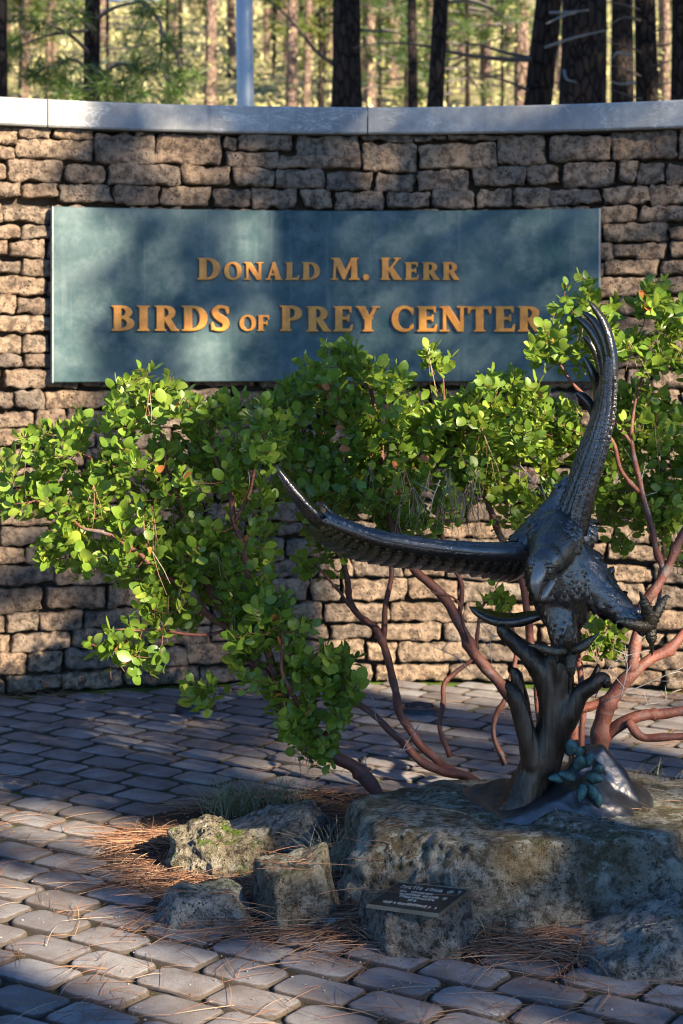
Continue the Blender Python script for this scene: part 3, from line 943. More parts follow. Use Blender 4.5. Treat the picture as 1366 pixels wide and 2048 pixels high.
c = ground(570, 1722); rock('rock', (c.x, c.y + 0.09, 0.06), [((-0.38, -0.1, 1), 0.062), ((-1, -.3, .3), 0.18), ((0.1, -1, 0.05), 0.105), ((1, -0.3, 0.25), 0.125), ((0.2, 1, 0.1), 0.09), ((0.75, 0.0, 0.75), 0.115), ((0, 0, -1), 0.13), ((-.2, -.8, -.6), .10)],
     M_GREYR, 21.7, sub=6, amp=0.026, freq=10, pits=0.010, label='blue-grey lava slab leaning up behind the mossy tan rock', group=g)
c = ground(410, 1848); rock('rock', (c.x, c.y + 0.05, 0.025), [((0, -0.1, 1), 0.055), ((-1, -.2, .5), 0.105), ((0, -1, 0.4), 0.075), ((1, 0, 0.45), 0.105), ((0, 1, 0.3), 0.08), ((0, 0, -1), 0.07)],
     M_GREYR, 33.1, sub=5, amp=0.016, freq=11, p=7, pits=0.006, label='low rounded grey lava rock on the pine needles in front of the mossy rock', group=g)
c = ground(597, 1856); rock('rock', (c.x, c.y + 0.06, 0.065), [((-0.32, -0.15, 1), 0.098), ((-1, -.35, 0.02), 0.088), ((.25, -1, 0.10), 0.082), ((1, -0.2, 0.18), 0.088), ((0.2, 1, 0.1), 0.09), ((0, 0, -1), 0.1)],
     M_TANR, 41.9, sub=6, amp=0.012, freq=12, p=22, pits=0.006, label='upright tan block of lava with a flat slanted top', group=g)
c = ground(846, 1922); rock('rock', (c.x + 0.0, c.y + 0.105, 0.045), [((0, 0.02, 1), 0.074), ((-1, -.3, .05), 0.118), ((0, -1, 0.10), 0.080), ((1, -0.35, 0.1), 0.118), ((0.1, 1, 0.1), 0.12), ((-.7, -.5, -.45), 0.12), ((0.6, -.8, 0.1), 0.125), ((0, 0, -1), 0.08), ((-.6, -.8, .0), .13)],
     M_BROWNR, 52.3, sub=6, amp=0.014, freq=10, p=18, pits=0.008, label='flat-topped brown lava rock carrying the small bronze plaque', group=g)
c = ground(1300, 1950); rock('rock', (c.x + 0.02, c.y + 0.08, 0.035), [((-0.45, -0.1, 1), 0.062), ((-1, -.35, .25), 0.155), ((-.1, -1, 0.0), 0.12), ((1, -0.2, 0.25), 0.18), ((0.2, 1, 0.1), 0.15), ((0.4, -.3, 0.85), 0.095), ((-.5, -.7, -.5), 0.14), ((0, 0, -1), 0.1)],
     M_GREYR, 63.7, sub=6, amp=0.018, freq=9, p=16, pits=0.008, label='dark grey lava rock with a sloping flat face, in front of the big boulder', group=g)

# ================================================================== bronze plaque
def m_bronze(name, c0, c1, rough=0.36, bumpy=0.15, scale=60, metal=0.85):
    t = NT(name); co = t.coord('Object')
    c = t.mix(t.ramp(t.noise(co, 9, 5, 0.65), [(0.3, 0), (0.7, 1)]), c0, c1)
    r = t.ramp(t.noise(co, 16, 4), [(0.3, rough - 0.08), (0.7, rough + 0.12)])
    t.bsdf(c, r, metal, nrm=t.bump(t.noise(co, scale, 4, 0.6), bumpy, 0.01), spec=0.5)
    return t.m
M_PLAQ = m_bronze('dark_plaque_bronze', (0.055, 0.060, 0.065), (0.11, 0.105, 0.095), 0.42, 0.1, 90)
M_PLAQE = m_bronze('polished_plaque_bronze', (0.15, 0.125, 0.09), (0.24, 0.20, 0.15), 0.45)
M_PLAQT = m_bronze('rubbed_plaque_lettering', (0.45, 0.42, 0.36), (0.6, 0.56, 0.48), 0.45, 0.1, 60, 0.5)
ZP = 0.136
cs = [ground(732, 1806, ZP), ground(878, 1826, ZP), ground(942, 1780, ZP), ground(797, 1765, ZP)]
plaque = tag(empty('plaque', sum(cs, Vector()) / 4 - Vector((0, 0, .009))), 'small square bronze plaque with raised lines of text, lying on a flat-topped rock', 'plaque')
def pq(u, v, z=0.0):
    p = cs[0] * (1 - u) * (1 - v) + cs[1] * u * (1 - v) + cs[2] * u * v + cs[3] * (1 - u) * v
    return p + Vector((0, 0, z + 0.006 * (v - .5)))
def slab(mb, u0, u1, v0, v1, z0, z1, b=0.0):
    vs = [pq(u0, v0, z0), pq(u1, v0, z0), pq(u1, v1, z0), pq(u0, v1, z0), pq(u0 + b, v0 + b, z1), pq(u1 - b, v0 + b, z1), pq(u1 - b, v1 - b, z1), pq(u0 + b, v1 - b, z1)]
    mb.add(vs, [(3, 2, 1, 0), (4, 5, 6, 7), (0, 1, 5, 4), (1, 2, 6, 5), (2, 3, 7, 6), (3, 0, 4, 7)])
mb = MB(); slab(mb, 0.005, 0.995, 0.005, 0.995, -0.010, -0.002); mb.build('plate', M_PLAQ, plaque, smooth=False)
mb = MB()
for a in ((0, 1, 0, .014), (0, 1, .986, 1), (0, .014, .0141, .9859), (.986, 1, .0141, .9859)): slab(mb, *a, -0.0095, 0.0012, 0.006)
mb.build('raised_border', M_PLAQE, plaque, smooth=False)
rg = random.Random(8)
for v, h, u0, u1, bold in [(0.83, 0.085, .12, .90, 1), (0.66, .05, .18, .62, 0), (0.56, .055, .22, .84, 0), (.46, .05, .26, .72, 0), (0.36, .05, .42, .55, 0), (0.20, .06, .14, .88, 0)]:
    mb = MB(); u = u0
    while u < u1:
        w = rg.uniform(.018, .034) * (1.35 if bold else 1)
        if rg.random() < .14: u += w; continue
        for _ in range(2):                                   # worn raised strokes, no longer readable
            a = u + rg.uniform(0, w * .6); slab(mb, a, a + w * .22, v - h / 2, v + h / 2 * rg.uniform(.6, 1), -0.002, 0.0006)
        b = v + rg.choice((-.45, 0, .4)) * h; slab(mb, u, u + w * .85, b, b + h * .18, -0.002, 0.0005)
        u += w * 1.25
    mb.build('text_line', M_PLAQT, plaque, smooth=False)

# ================================================================== low round lights set in the paving
def m_plain(name, c, rough=0.5, metal=0.0, var=0.3, spec=0.4):
    t = NT(name); co = t.coord('Object')
    t.bsdf(t.mix(t.noise(co, 18, 5, .6), tuple(q * (1 - var) for q in c), tuple(q * (1 + var) for q in c)), rough, metal, spec=spec)
    return t.m
M_LAMP = m_plain('black_lamp_housing', (0.02, 0.028, 0.035), 0.45, 0.2)
M_LENS = m_plain('dusty_lamp_lens', (0.06, 0.085, 0.10), 0.25, 0.0)
for (x, y, lb) in ((392, 1421, 'low round black ground light in open paving near the wall'), (838, 1423, 'low round black ground light in the paving behind the bare red stems')):
    p = ground(x, y); L = tag(empty('ground_light', p), lb, 'light', 'ground lights in the paving')
    def ring(prof, n=28):
        mb = MB()
        for r, z in prof:
            for i in range(n): mb.v.append((p.x + r * math.cos(2 * math.pi * i / n), p.y + r * math.sin(2 * math.pi * i / n), z))
        for k in range(len(prof) - 1):
            for i in range(n): mb.f.append((k * n + i, k * n + (i + 1) % n, (k + 1) * n + (i + 1) % n, (k + 1) * n + i))
        return mb
    ring([(0.092, -0.02), (0.092, 0.014), (0.084, 0.022), (0.070, 0.024), (0.066, 0.018)]).build('rim', M_LAMP, L)
    m2 = ring([(0.067, 0.0185), (0.05, 0.026), (0.028, 0.030), (0.002, 0.031)]); m2.build('lens', M_LENS, L)
    for k in range(3):
        mb = MB(); a = (k - 1) * 0.035
        mb.tube([(p.x - 0.062, p.y + a, 0.026), (p.x, p.y + a, 0.036), (p.x + 0.062, p.y + a, 0.026)], 0.004, 6); mb.build('guard_bar', M_LAMP, L)

# ================================================================== pine needles, dry grass, litter
def m_tinted(name, stops, rough=0.6, trans=0.0):
    t = NT(name); c = t.ramp(t.attr('tint'), stops)
    t.bsdf(c, rough, spec=0.35)
    return t.m
M_NEEDLE = m_tinted('fallen_pine_needles', [(0, (0.13, 0.065, 0.042)), (0.35, (0.23, 0.11, 0.062)), (0.7, (0.34, 0.19, 0.11)), (1, (0.44, 0.34, 0.23))])
M_GRASS = m_tinted('dry_grass', [(0, (0.09, 0.12, 0.03)), (0.4, (0.24, 0.23, 0.11)), (1, (0.42, 0.38, 0.27))])
M_LITTER = m_tinted('bark_and_leaf_litter', [(0, (0.10, 0.055, 0.035)), (0.5, (0.28, 0.20, 0.15)), (1, (0.36, 0.33, 0.29))])
rg = random.Random(77)
def surf(x, y):
    h = max(bed_h(x, y), 0.0)
    r = on_rocks(x, y)
    return (max(h, r), True) if r is not None and r > h else (h, False)
nd = MB()
def needle(x, y, z, a, L, lift, tint, w=0.0011):
    bend = rg.uniform(-0.35, 0.35); pts = []
    p = Vector((x, y, z))
    for k in range(4):
        pts.append(p + Vector((0, 0, lift * k / 3 + (0.004 * math.sin(k * 1.05)))))
        p = p + Vector((math.cos(a), math.sin(a), 0)) * (L / 3); a += bend / 3
    n0 = len(nd.v)
    nd.tube(pts, [w, w, w * .9, w * .5], 3, cap=False)
    nd.c.extend([tint] * (len(nd.v) - n0))
piles = [(ground(300, 1690), .10, 260), (ground(280, 1760), .14, 260), (ground(330, 1840), .13, 260), (ground(480, 1862), .16, 330), (ground(640, 1880), .16, 280), (ground(700, 1850), .08, 120), (ground(1010, 1900), .13, 300), (ground(1130, 1925), .10, 130),
         (ground(740, 1905), .12, 120), (ground(560, 1790), .12, 160), (ground(680, 1690), .10, 120), (ground(600, 1600), .12, 70), (ground(420, 1625), .10, 90), (ground(1330, 1600), .15, 160), (ground(1250, 1950), .12, 110)]
cnt = 0
for c, s, n in piles:
    for _ in range(n):
        x, y = rg.gauss(c.x, s * .75), rg.gauss(c.y, s * 0.5)
        if not inside(Vector((x, y, 0)), BED) and rg.random() < .85: continue
        z, onr = surf(x, y)
        if onr and z > 0.05 and rg.random() < .9: continue
        needle(x, y, z + rg.uniform(0.001, 0.016), rg.gauss(0.1, 0.75) + (math.pi if rg.random() < .5 else 0), rg.uniform(.09, .19), rg.gauss(0.002, 0.010), min(1, max(0, rg.gauss(.45, .25))))
        if rg.random() < .4: needle(x, y, z + 0.004, rg.uniform(0, 6.28), rg.uniform(.08, .16), rg.uniform(0, .02), rg.random())
for _ in range(520):                                       # stray needles on the paving
    q = ground(rg.uniform(-60, 1420), rg.choice([rg.uniform(1385, 1700), rg.uniform(1650, 2060)]))
    r_ = on_rocks(q.x, q.y)
    if r_ is not None and r_ > 0.02: continue
    for _k in range(rg.choice((1, 2, 2))):
        needle(q.x, q.y, max(0.002, bed_h(q.x, q.y)) + .002, rg.uniform(0, 6.28), rg.uniform(.07, .17), 0.003, min(1, max(0, rg.gauss(.5, .25))), 0.0009)
for c in (ground(20, 1395), ground(1250, 1400), ground(1320, 1395), ground(600, 1375), ground(180, 1390)):
    for _ in range(45):
        x, y = rg.gauss(c.x, .18), rg.gauss(c.y, .07)
        if (Vector((x, y, 0)) - WC).length > WR - .03: continue
        needle(x, y, .004, rg.uniform(0, 6.28), rg.uniform(.06, .14), .004, min(1, max(0, rg.gauss(.55, .2))), 0.001)
for _ in range(60):                                        # a few lodged on the big boulder
    x, y = rg.uniform(0.1, 1.2), rg.uniform(4.9, 5.5); z, onr = surf(x, y)
    if onr: needle(x, y, z + .004, rg.uniform(0, 6.28), rg.uniform(.06, .13), 0.0, rg.random())
tag(nd.build('pine_needle_litter', M_NEEDLE), 'rust-brown fallen pine needles strewn over the bed and paving', 'pine needles', kind='stuff')

gr = MB()
def tuft(c, n, h, sp, t0):
    for _ in range(n):
        x, y = rg.gauss(c.x, sp), rg.gauss(c.y, sp * .7); z = max(0, bed_h(x, y)) - .005
        a = rg.uniform(0, 6.28); L = h * rg.uniform(.5, 1.15); ln = rg.uniform(.25, 1.1) * L
        pts = [Vector((x + math.cos(a) * ln * u ** 1.6, y + math.sin(a) * ln * u ** 1.6, z + L * (u - .42 * u * u * ln / L))) for u in (0, .33, .66, 1)]
        n0 = len(gr.v); gr.tube(pts, [.0014, .0012, .0009, .0004], 3, cap=False); gr.c.extend([min(1, max(0, rg.gauss(t0, .25)))] * (len(gr.v) - n0))
tuft(ground(480, 1640), 170, .16, .07, .4); tuft(ground(560, 1620), 60, .12, .05, .5); tuft(ground(965, 1868), 120, .14, .028, .75); tuft(ground(1190, 1842), 90, .10, .03, .45)
tuft(ground(672, 1760), 110, .16, .04, .6); tuft(ground(1300, 1590), 70, .14, .1, .5)
tag(gr.build('dry_grass_tufts', M_GRASS), 'wispy tufts of dry grass growing between the rocks', 'grass', kind='stuff')

lt = MB()
for _ in range(700):
    c, s, n = rg.choice(piles); x, y = rg.gauss(c.x, s * 1.3), rg.gauss(c.y, s * 1.2)
    if rg.random() < .35: q = ground(rg.uniform(-40, 1400), rg.uniform(1640, 2060)); x, y = q.x, q.y
    z, onr = surf(x, y)
    if onr and z > .03: continue
    r = rg.choice([rg.uniform(.0015, .0035), rg.uniform(.002, .004), rg.uniform(.003, .010) if inside(Vector((x, y, 0)), BED) else .002]); a0 = rg.uniform(0, 6.28); k = rg.choice((5, 6, 7)); tilt = rg.gauss(0, .3)
    vs = []
    for i in range(k):
        a = a0 + 6.283 * i / k; rr = r * rg.uniform(.6, 1.1)
        vs.append((x + rr * 1.4 * math.cos(a), y + rr * math.sin(a), z + .0035 + rr * tilt * math.sin(a)))
    vs += [(x, y, z + .004 + r * .45), (x, y, z)]
    lt.add(vs, [(i, (i + 1) % k, k) for i in range(k)] + [((i + 1) % k, i, k + 1) for i in range(k)], min(1, max(0, rg.gauss(.5, .3))))
tag(lt.build('bark_and_pebble_litter', M_LITTER), 'small pebbles, bark flakes and grit scattered over bed and paving joints', 'litter', kind='stuff')
p = ground(662, 1868)
rock('pebble', (p.x, p.y + .015, .022), [((0, 0, 1), .016), ((-1, -.3, .3), .022), ((0, -1, .4), .016), ((1, -.3, .3), .022), ((0, 1, .3), .018), ((0, 0, -1), .02)], m_rock('pale_pebble', (.36, .34, .34), (.5, .48, .47), .2, 0), 71, sub=4, amp=.003, freq=30, p=8, pits=.001, label='small pale pebble lying beside the upright tan block')

# ================================================================== bronze eagle on a driftwood stump
M_BRZ = m_bronze('dark_eagle_bronze', (0.10, 0.092, 0.085), (0.18, 0.16, 0.14), 0.28, 0.3, 75, 0.9)
M_BRZH = m_bronze('rubbed_head_bronze', (0.10, 0.085, 0.068), (0.17, 0.14, 0.105), 0.32, 0.35, 110, 0.9)
M_BEAK = m_bronze('pale_beak_bronze', (0.22, 0.19, 0.155), (0.33, 0.29, 0.24), 0.34, 0.1, 60, 0.5)
M_CLAW = m_bronze('talon_bronze', (0.09, 0.075, 0.055), (0.17, 0.135, 0.09), 0.36, 0.5, 130, 0.9)
def m_stump():
    t = NT('weathered_stump_bronze'); co = t.coord('Object')
    c = t.mix(t.ramp(t.noise(co, 7, 5, .65), [(.3, 0), (.7, 1)]), (0.045, 0.034, 0.026), (0.105, 0.076, 0.054))
    gr = t.noise(t.coord('Object', (1, 1, .08)), 48, 4, .55, .9)
    c = t.mix(t.ramp(gr, [(.38, .6), (.52, 0)]), c, (.02, .016, .013))
    t.bsdf(c, .38, .8, nrm=t.bump(gr, .6, .008), spec=.4)
    return t.m
M_STUMP = m_stump()
M_BASE = m_bronze('base_bronze', (0.075, 0.075, 0.078), (0.15, 0.145, 0.14), 0.36, 0.35, 30, 0.85)
def m_verd():
    t = NT('verdigris_bronze'); co = t.coord('Object')
    c = t.mix(t.ramp(t.noise(co, 40, 5, .7), [(.35, 0), (.65, 1)]), (.03, .075, .07), (.09, .18, .16))
    c = t.mix(t.ramp(t.noise(co, 14, 4), [(.5, 0), (.7, .7)]), c, (.06, .06, .045))
    t.bsdf(c, .6, .25, nrm=t.bump(t.noise(co, 150, 4), .6, .006), spec=.4)
    return t.m
M_VERD = m_verd()

SD = 5.15
def S(x, y, d=0.0): return at(x, y, SD + d)
PXM = FPX / SD                                            # pixels per metre at the statue
eagle = tag(empty('eagle_statue', S(1140, 1635, -0.10)), 'dark bronze eagle swooping with raised wings over a driftwood stump, on the big boulder', 'statue')

# ---- feather blade: swept along a path, one side vane wider than the other
def feather(mb, path, w, face, tipk=0.55, th=0.0035, n=10, cup=0.12):
    P = bez(path, max(3, n // (len(path) - 1))); N = len(P); vs = []; fs = []
    face = Vector(face).normalized()
    for i, p in enumerate(P):
        t = (P[min(i + 1, N - 1)] - P[max(i - 1, 0)]).normalized()
        b = t.cross(face)
        if b.length < 1e-4: b = t.orthogonal()
        b.normalize(); nn = b.cross(t).normalized()
        u = i / (N - 1)
        ww = w * (0.55 + 0.45 * min(1, u * 4)) * (1 if u < tipk else max(0.02, math.sqrt(max(0, 1 - ((u - tipk) / (1 - tipk)) ** 2.2))))
        tt = th * (1 - .6 * u)
        row = [p + b * (ww * .58) - nn * (cup * ww), p + b * ww * .12 + nn * tt * .2, p + nn * tt * 1.1, p - b * ww * .12 + nn * tt * .2, p - b * (ww * .42) - nn * (cup * ww), p - nn * (tt + cup * ww * .2)]
        vs += row
    for i in range(N - 1):
        for k in range(6):
            a = i * 6 + k; b = i * 6 + (k + 1) % 6
            fs.append((a, b, b + 6, a + 6))
    fs += [tuple(range(6))[::-1], tuple(range((N - 1) * 6, N * 6))]
    mb.add(vs, fs)

def scale_feather(mb, p, d, nrm, L, w, lift=0.30):
    """small contour feather lying along d on a surface with normal nrm"""
    nrm = nrm.normalized(); d = (d - nrm * d.dot(nrm))
    if d.length < 1e-5: return
    d.normalize(); b = d.cross(nrm)
    vs = []
    prof = [(0, .55), (.3, .95), (.62, 1), (.85, .72), (1.0, .18)]
    for u, k in prof:
        base = p + d * (L * u) + nrm * (L * lift * (0.10 + 0.42 * math.sin(u * 2.2)))
        vs += [base + b * (w * k * .5) - nrm * (w * .16), base + nrm * (w * .10), base - b * (w * k * .5) - nrm * (w * .16)]
    fs = []
    for i in range(len(prof) - 1):
        a = i * 3
        fs += [(a, a + 3, a + 4, a + 1), (a + 1, a + 4, a + 5, a + 2)]
    mb.add(vs, fs)

# ---- body, head and thighs as one skin
B = MB()
def limb(pts, rad, seg=12):
    pts = [S(*p) for p in pts]; P = bez(pts, 5); B.tube(P, lin(rad, len(P)), seg)
    B.ball(P[0], (rad[0],) * 3); B.ball(P[-1], (rad[-1],) * 3)
limb([(1108, 1062, .10), (1112, 1110, .03), (1122, 1165, .02), (1128, 1215, .07), (1125, 1235, .14)], [.066, .098, .102, .080, .052])
limb([(1056, 1096, .05), (1110, 1085, .06), (1156, 1066, .08)], [.056, .085, .058])
limb([(1050, 1094, .06), (1092, 1062, .10), (1122, 1020, .10), (1142, 975, .08)], [.050, .068, .058, .040])                      # shoulders
limb([(1112, 1075, .0), (1102, 1100, -.09), (1088, 1124, -.155)], [.082, .066, .047])                     # neck towards the viewer
B.ball(S(1082, 1132, -.175), (.044, .052, .046)); B.ball(S(1092, 1120, -.16), (.050, .05, .046))          # skull
limb([(1158, 1140, .03), (1200, 1185, -.005), (1243, 1222, -.04), (1282, 1248, -.07)], [.078, .060, .041, .024])    # thrust-out thigh
limb([(1112, 1195, .01), (1122, 1240, -.02), (1127, 1285, -.03), (1122, 1318, .0)], [.062, .047, .039, .034])       # standing thigh
body_me = remesh(B, 0.007, 6, .5); body_me.materials.append(M_BRZ)
body = link('body', body_me, eagle)
bb = BVHTree.FromPolygons([v.co for v in body_me.vertices], [tuple(p.vertices) for p in body_me.polygons])

# contour feathers: Poisson-scattered on the skin, lying tailward
rg = random.Random(4)
cands = []
for p in body_me.polygons:
    cands.append((p.center.copy(), p.normal.copy()))
rg.shuffle(cands)
nape = S(1108, 1062, .1); head_c = S(1086, 1128, -.165); beak0 = S(1076, 1146, -.205)
grid = {}
fe = MB(); fh = MB(); ft = MB()
for c, nn in cands:
    dh = (c - head_c).length
    md = 0.0062 if dh < .06 else (.010 if dh < .13 else 0.0165)
    key = tuple(int(q // .02) for q in c); ok = True
    for dx in (-1, 0, 1):
        for dy in (-1, 0, 1):
            for dz in (-1, 0, 1):
                for q in grid.get((key[0] + dx, key[1] + dy, key[2] + dz), ()):
                    if (q - c).length < md: ok = False; break
                if not ok: break
            if not ok: break
        if not ok: break
    if not ok: continue
    grid.setdefault(key, []).append(c)
    if dh < .13:
        d = (c - beak0).normalized() + Vector((0, .4, .1))
        L = .016 + .09 * max(0, dh - .02) * .35
        if dh < .062: L *= .75
        scale_feather(fh, c - nn * .002, d, nn, L * 1.35, L * .55, .16)
    else:
        x, y = px(c)
        if x > 1190 and y > 1150: d = S(1290, 1255, -.08) - S(1180, 1160, 0)
        elif y > 1235: d = Vector((0, 0, -1))
        else: d = Vector((0.15 * (x - 1110) / 80, .35, -1))
        scale_feather(fe if y < 1225 else ft, c - nn * .003, d + Vector((rg.gauss(0, .12), 0, rg.gauss(0, .12))), nn, rg.uniform(.030, .040), rg.uniform(.020, .027), .17)
for nm, q, mt in (('contour_feathers', fe, M_BRZ), ('hackle_feathers', fh, M_BRZH), ('leg_feathers', ft, M_BRZ)):
    o = q.build(nm, mt, eagle); tag(o, kind='stuff')

# beak, brow and eyes
bk = MB()
pts = [S(1080, 1134, -.205), S(1076, 1150, -.232), S(1071, 1168, -.243), S(1072, 1184, -.238), S(1076, 1193, -.228)]
P = bez(pts, 4); bk.tube(P, lin([.023, .021, .0165, .0095, .0015], len(P)), 12)
bk.ball(S(1079, 1138, -.205), (.024, .022, .020))
bm_ = remesh(bk, .003, 3); bm_.materials.append(M_BEAK); link('beak', bm_, eagle)
lw = MB()
P = bez([S(1103, 1164, -.175), S(1095, 1179, -.195), S(1088, 1194, -.205), S(1083, 1202, -.205)], 4); lw.tube(P, lin([.013, .0115, .009, .003], len(P)), 10)
P = bez([S(1112, 1156, -.16), S(1104, 1166, -.18), S(1093, 1188, -.20)], 4); lw.tube(P, lin([.006, .005, .003], len(P)), 7)
lm = remesh(lw, .003, 2); lm.materials.append(M_BEAK); link('lower_beak', lm, eagle)
for (x, y, d), (bx0, by0, bd0), (bx1, by1, bd1) in (((1098, 1139, -.212), (1086, 1133, -.222), (1112, 1134, -.19)), ((1064, 1140, -.203), (1071, 1133, -.222), (1054, 1136, -.18))):
    e = MB(); e.ball(S(x, y, d), (.0075,) * 3, nu=14, nv=10); e.build('eye', M_BEAK, eagle)
    w = MB(); P = bez([S(bx0, by0, bd0), S((bx0 + bx1) / 2, (by0 + by1) / 2 - 2, (bd0 + bd1) / 2 - .012), S(bx1, by1, bd1)], 4); w.tube(P, lin([.006, .0085, .005], len(P)), 8); w.build('brow', M_BRZH, eagle)

# ---- wings: a lofted arm, rows of coverts, flight feathers
def wing(stations, name, dors):
    """stations: (leading px x,y,d), (trailing px x,y,d), thickness"""
    LE = bez([S(*a) for a, b, c in stations], 5); TE = bez([S(*b) for a, b, c in stations], 5)
    th = lin([c for a, b, c in stations], len(LE))
    vs = []; fs = []; K = 9
    prof = [(1.0, 0.0), (.70, .42), (.42, .82), (.20, 1.0), (.05, .72), (-.03, .10), (.03, -.42), (.25, -.35), (.65, -.15)]
    secs = []
    for i in range(len(LE)):
        t = (LE[min(i + 1, len(LE) - 1)] - LE[max(i - 1, 0)]).normalized(); ch = TE[i] - LE[i]
        nn = t.cross(ch).normalized()
        if nn.dot(dors) < 0: nn = -nn
        secs.append((LE[i], ch, nn, t, th[i]))
        for a, b in prof: vs.append(LE[i] + ch * a + nn * (b * th[i]))
    for i in range(len(LE) - 1):
        for k in range(K):
            a = i * K + k; b = i * K + (k + 1) % K
            fs.append((a, b, b + K, a + K))
    fs += [tuple(range(K))[::-1], tuple(range((len(LE) - 1) * K, len(LE) * K))]
    mb = MB(); mb.add(vs, fs)
    o = mb.build(name, M_BRZ, eagle)
    bm = bmesh.new(); bm.from_mesh(o.data); bmesh.ops.recalc_face_normals(bm, faces=bm.faces); bm.to_mesh(o.data); bm.free()
    # coverts in overlapping rows, above and below
    cv = MB(); N = len(secs)
    for row, (a, b, sgn, L) in enumerate([(-.02, .25, 1, .022), (.03, .62, 1, .024), (.10, .9, 1, .028), (.22, 1.0, 1, .032), (.36, .88, 1, .036), (.52, .66, 1, .042), (.01, -.15, -1, .022), (.08, -.42, -1, .026), (.2, -.38, -1, .034), (.38, -.3, -1, .05)]):
        m = int(N * 3.2)
        for k in range(m):
            u = (k + (.5 if row % 2 else 0) + rg.uniform(-.15, .15)) / m * (N - 1.01); u = max(0, min(N - 1.01, u)); i = int(u); f = u - i
            A, Bs = secs[i], secs[i + 1]
            le = A[0].lerp(Bs[0], f); ch = A[1].lerp(Bs[1], f); nn = A[2].lerp(Bs[2], f).normalized(); t = A[3].lerp(Bs[3], f); tk = A[4] * (1 - f) + Bs[4] * f
            p = le + ch * a + nn * (b * tk)
            out = nn * sgn if abs(a) > .04 else (nn * sgn * .5 - ch.normalized()).normalized()
            scale_feather(cv, p - out * .001, ch.normalized() * .45 + t * .9 + Vector((rg.gauss(0, .06),) * 3), out, L * rg.uniform(.9, 1.15), L * .78, .34)
    tag(cv.build('covert_feathers', M_BRZ, o), kind='stuff')
    return o, secs

dl_ = Vector((-.1, -.2, 1))
wl, sl_ = wing([((1062, 1102, -.01), (1062, 1158, .15), .052), ((1000, 1104, -.04), (1005, 1154, .17), .040), ((920, 1100, -.06), (920, 1143, .19), .033), ((830, 1089, -.075), (825, 1138, .20), .030), ((750, 1073, -.08), (735, 1124, .20), .026), ((695, 1054, -.075), (665, 1090, .17), .019), ((660, 1040, -.06), (628, 1048, .12), .012)], 'wing', dl_)
# secondaries along the trailing edge
for k in range(20):
    u = 1 + k * (len(sl_) - 3) / 20.0; i = int(u); le, ch, nn, t, tk = sl_[i]; le = le + t * ((u - i) * (sl_[min(i + 1, len(sl_) - 1)][0] - sl_[i][0]).length)
    f = MB(); r0 = le + ch * .10 - nn * (.50 * tk); tip = le + ch * 1.0 + t * .06 - nn * .006
    feather(f, [r0, r0.lerp(tip, .5) - nn * .010, tip], .050, nn * -1 + t * .35, .78, .004, 8, .12); f.build('secondary_feather', M_BRZ, wl)
HL = [([(705, 1070, .02), (640, 1030, -.02), (590, 978, -.035), (551, 930, -.03)], .036), ([(710, 1078, .05), (645, 1042, .02), (596, 992, .0), (553, 941, .01)], .040), ([(715, 1085, .08), (655, 1055, .06), (604, 1006, .04), (560, 955, .05)], .040),
      ([(720, 1092, .11), (660, 1066, .10), (612, 1020, .09), (575, 978, .09)], .040), ([(728, 1100, .14), (675, 1080, .14), (628, 1040, .13), (592, 1005, .13)], .040), ([(735, 1106, .17), (690, 1093, .17), (650, 1064, .17), (615, 1035, .16)], .040)]
for path, w in HL:
    f = MB(); feather(f, [S(*q) for q in path], w, (.35, -.75, .8), .5, .005, 14, .14); f.build('primary_feather', M_BRZ, wl)
f = MB(); feather(f, [S(715, 1052, -.04), S(672, 1030, -.05), S(643, 1004, -.045)], .022, (.3, -.3, 1), .4, .004, 10); f.build('primary_feather', M_BRZ, wl)

dr_ = Vector((-1, -.7, .2))
wr, sr_ = wing([((1162, 1072, -.02), (1096, 1066, .16), .056), ((1176, 1010, -.04), (1130, 992, .18), .046), ((1194, 945, -.05), (1155, 915, .18), .038), ((1211, 885, -.05), (1180, 850, .16), .031), ((1222, 828, -.045), (1196, 790, .13), .024), ((1225, 772, -.035), (1203, 740, .10), .015), ((1224, 730, -.03), (1209, 715, .07), .008)], 'wing', dr_)
for k in range(11):
    u = 2 + k * (len(sr_) - 9) / 11.0; i = int(u); le, ch, nn, t, tk = sr_[i]
    f = MB(); r0 = le + ch * .35 + nn * (.25 * tk); tip = le + ch * 1.08 + t * .05
    feather(f, [r0, r0.lerp(tip, .5) + nn * .006, tip], .038, nn, .7, .003, 8); f.build('secondary_feather', M_BRZ, wr)
HR = [([(1212, 820, -.03), (1225, 745, -.035), (1220, 690, -.03), (1203, 640, -.02), (1176, 600, .0)], .028), ([(1208, 825, .0), (1216, 745, -.01), (1209, 690, -.01), (1190, 648, .0), (1164, 622, .02)], .028), ([(1203, 825, .02), (1208, 745, .01), (1198, 695, .01), (1178, 658, .02), (1151, 633, .04)], .032),
      ([(1199, 830, .04), (1202, 765, .04), (1195, 720, .04), (1182, 690, .04), (1166, 671, .04)], .028), ([(1192, 845, .07), (1193, 790, .07), (1184, 750, .05), (1166, 712, .06)], .028), ([(1192, 850, .10), (1180, 815, .08), (1166, 797, .08), (1152, 785, .08)], .030)]
for path, w in HR:
    f = MB(); feather(f, [S(*q) for q in path], w, (-.45, -.88, .2), .5, .005, 16, .14); f.build('primary_feather', M_BRZ, wr)

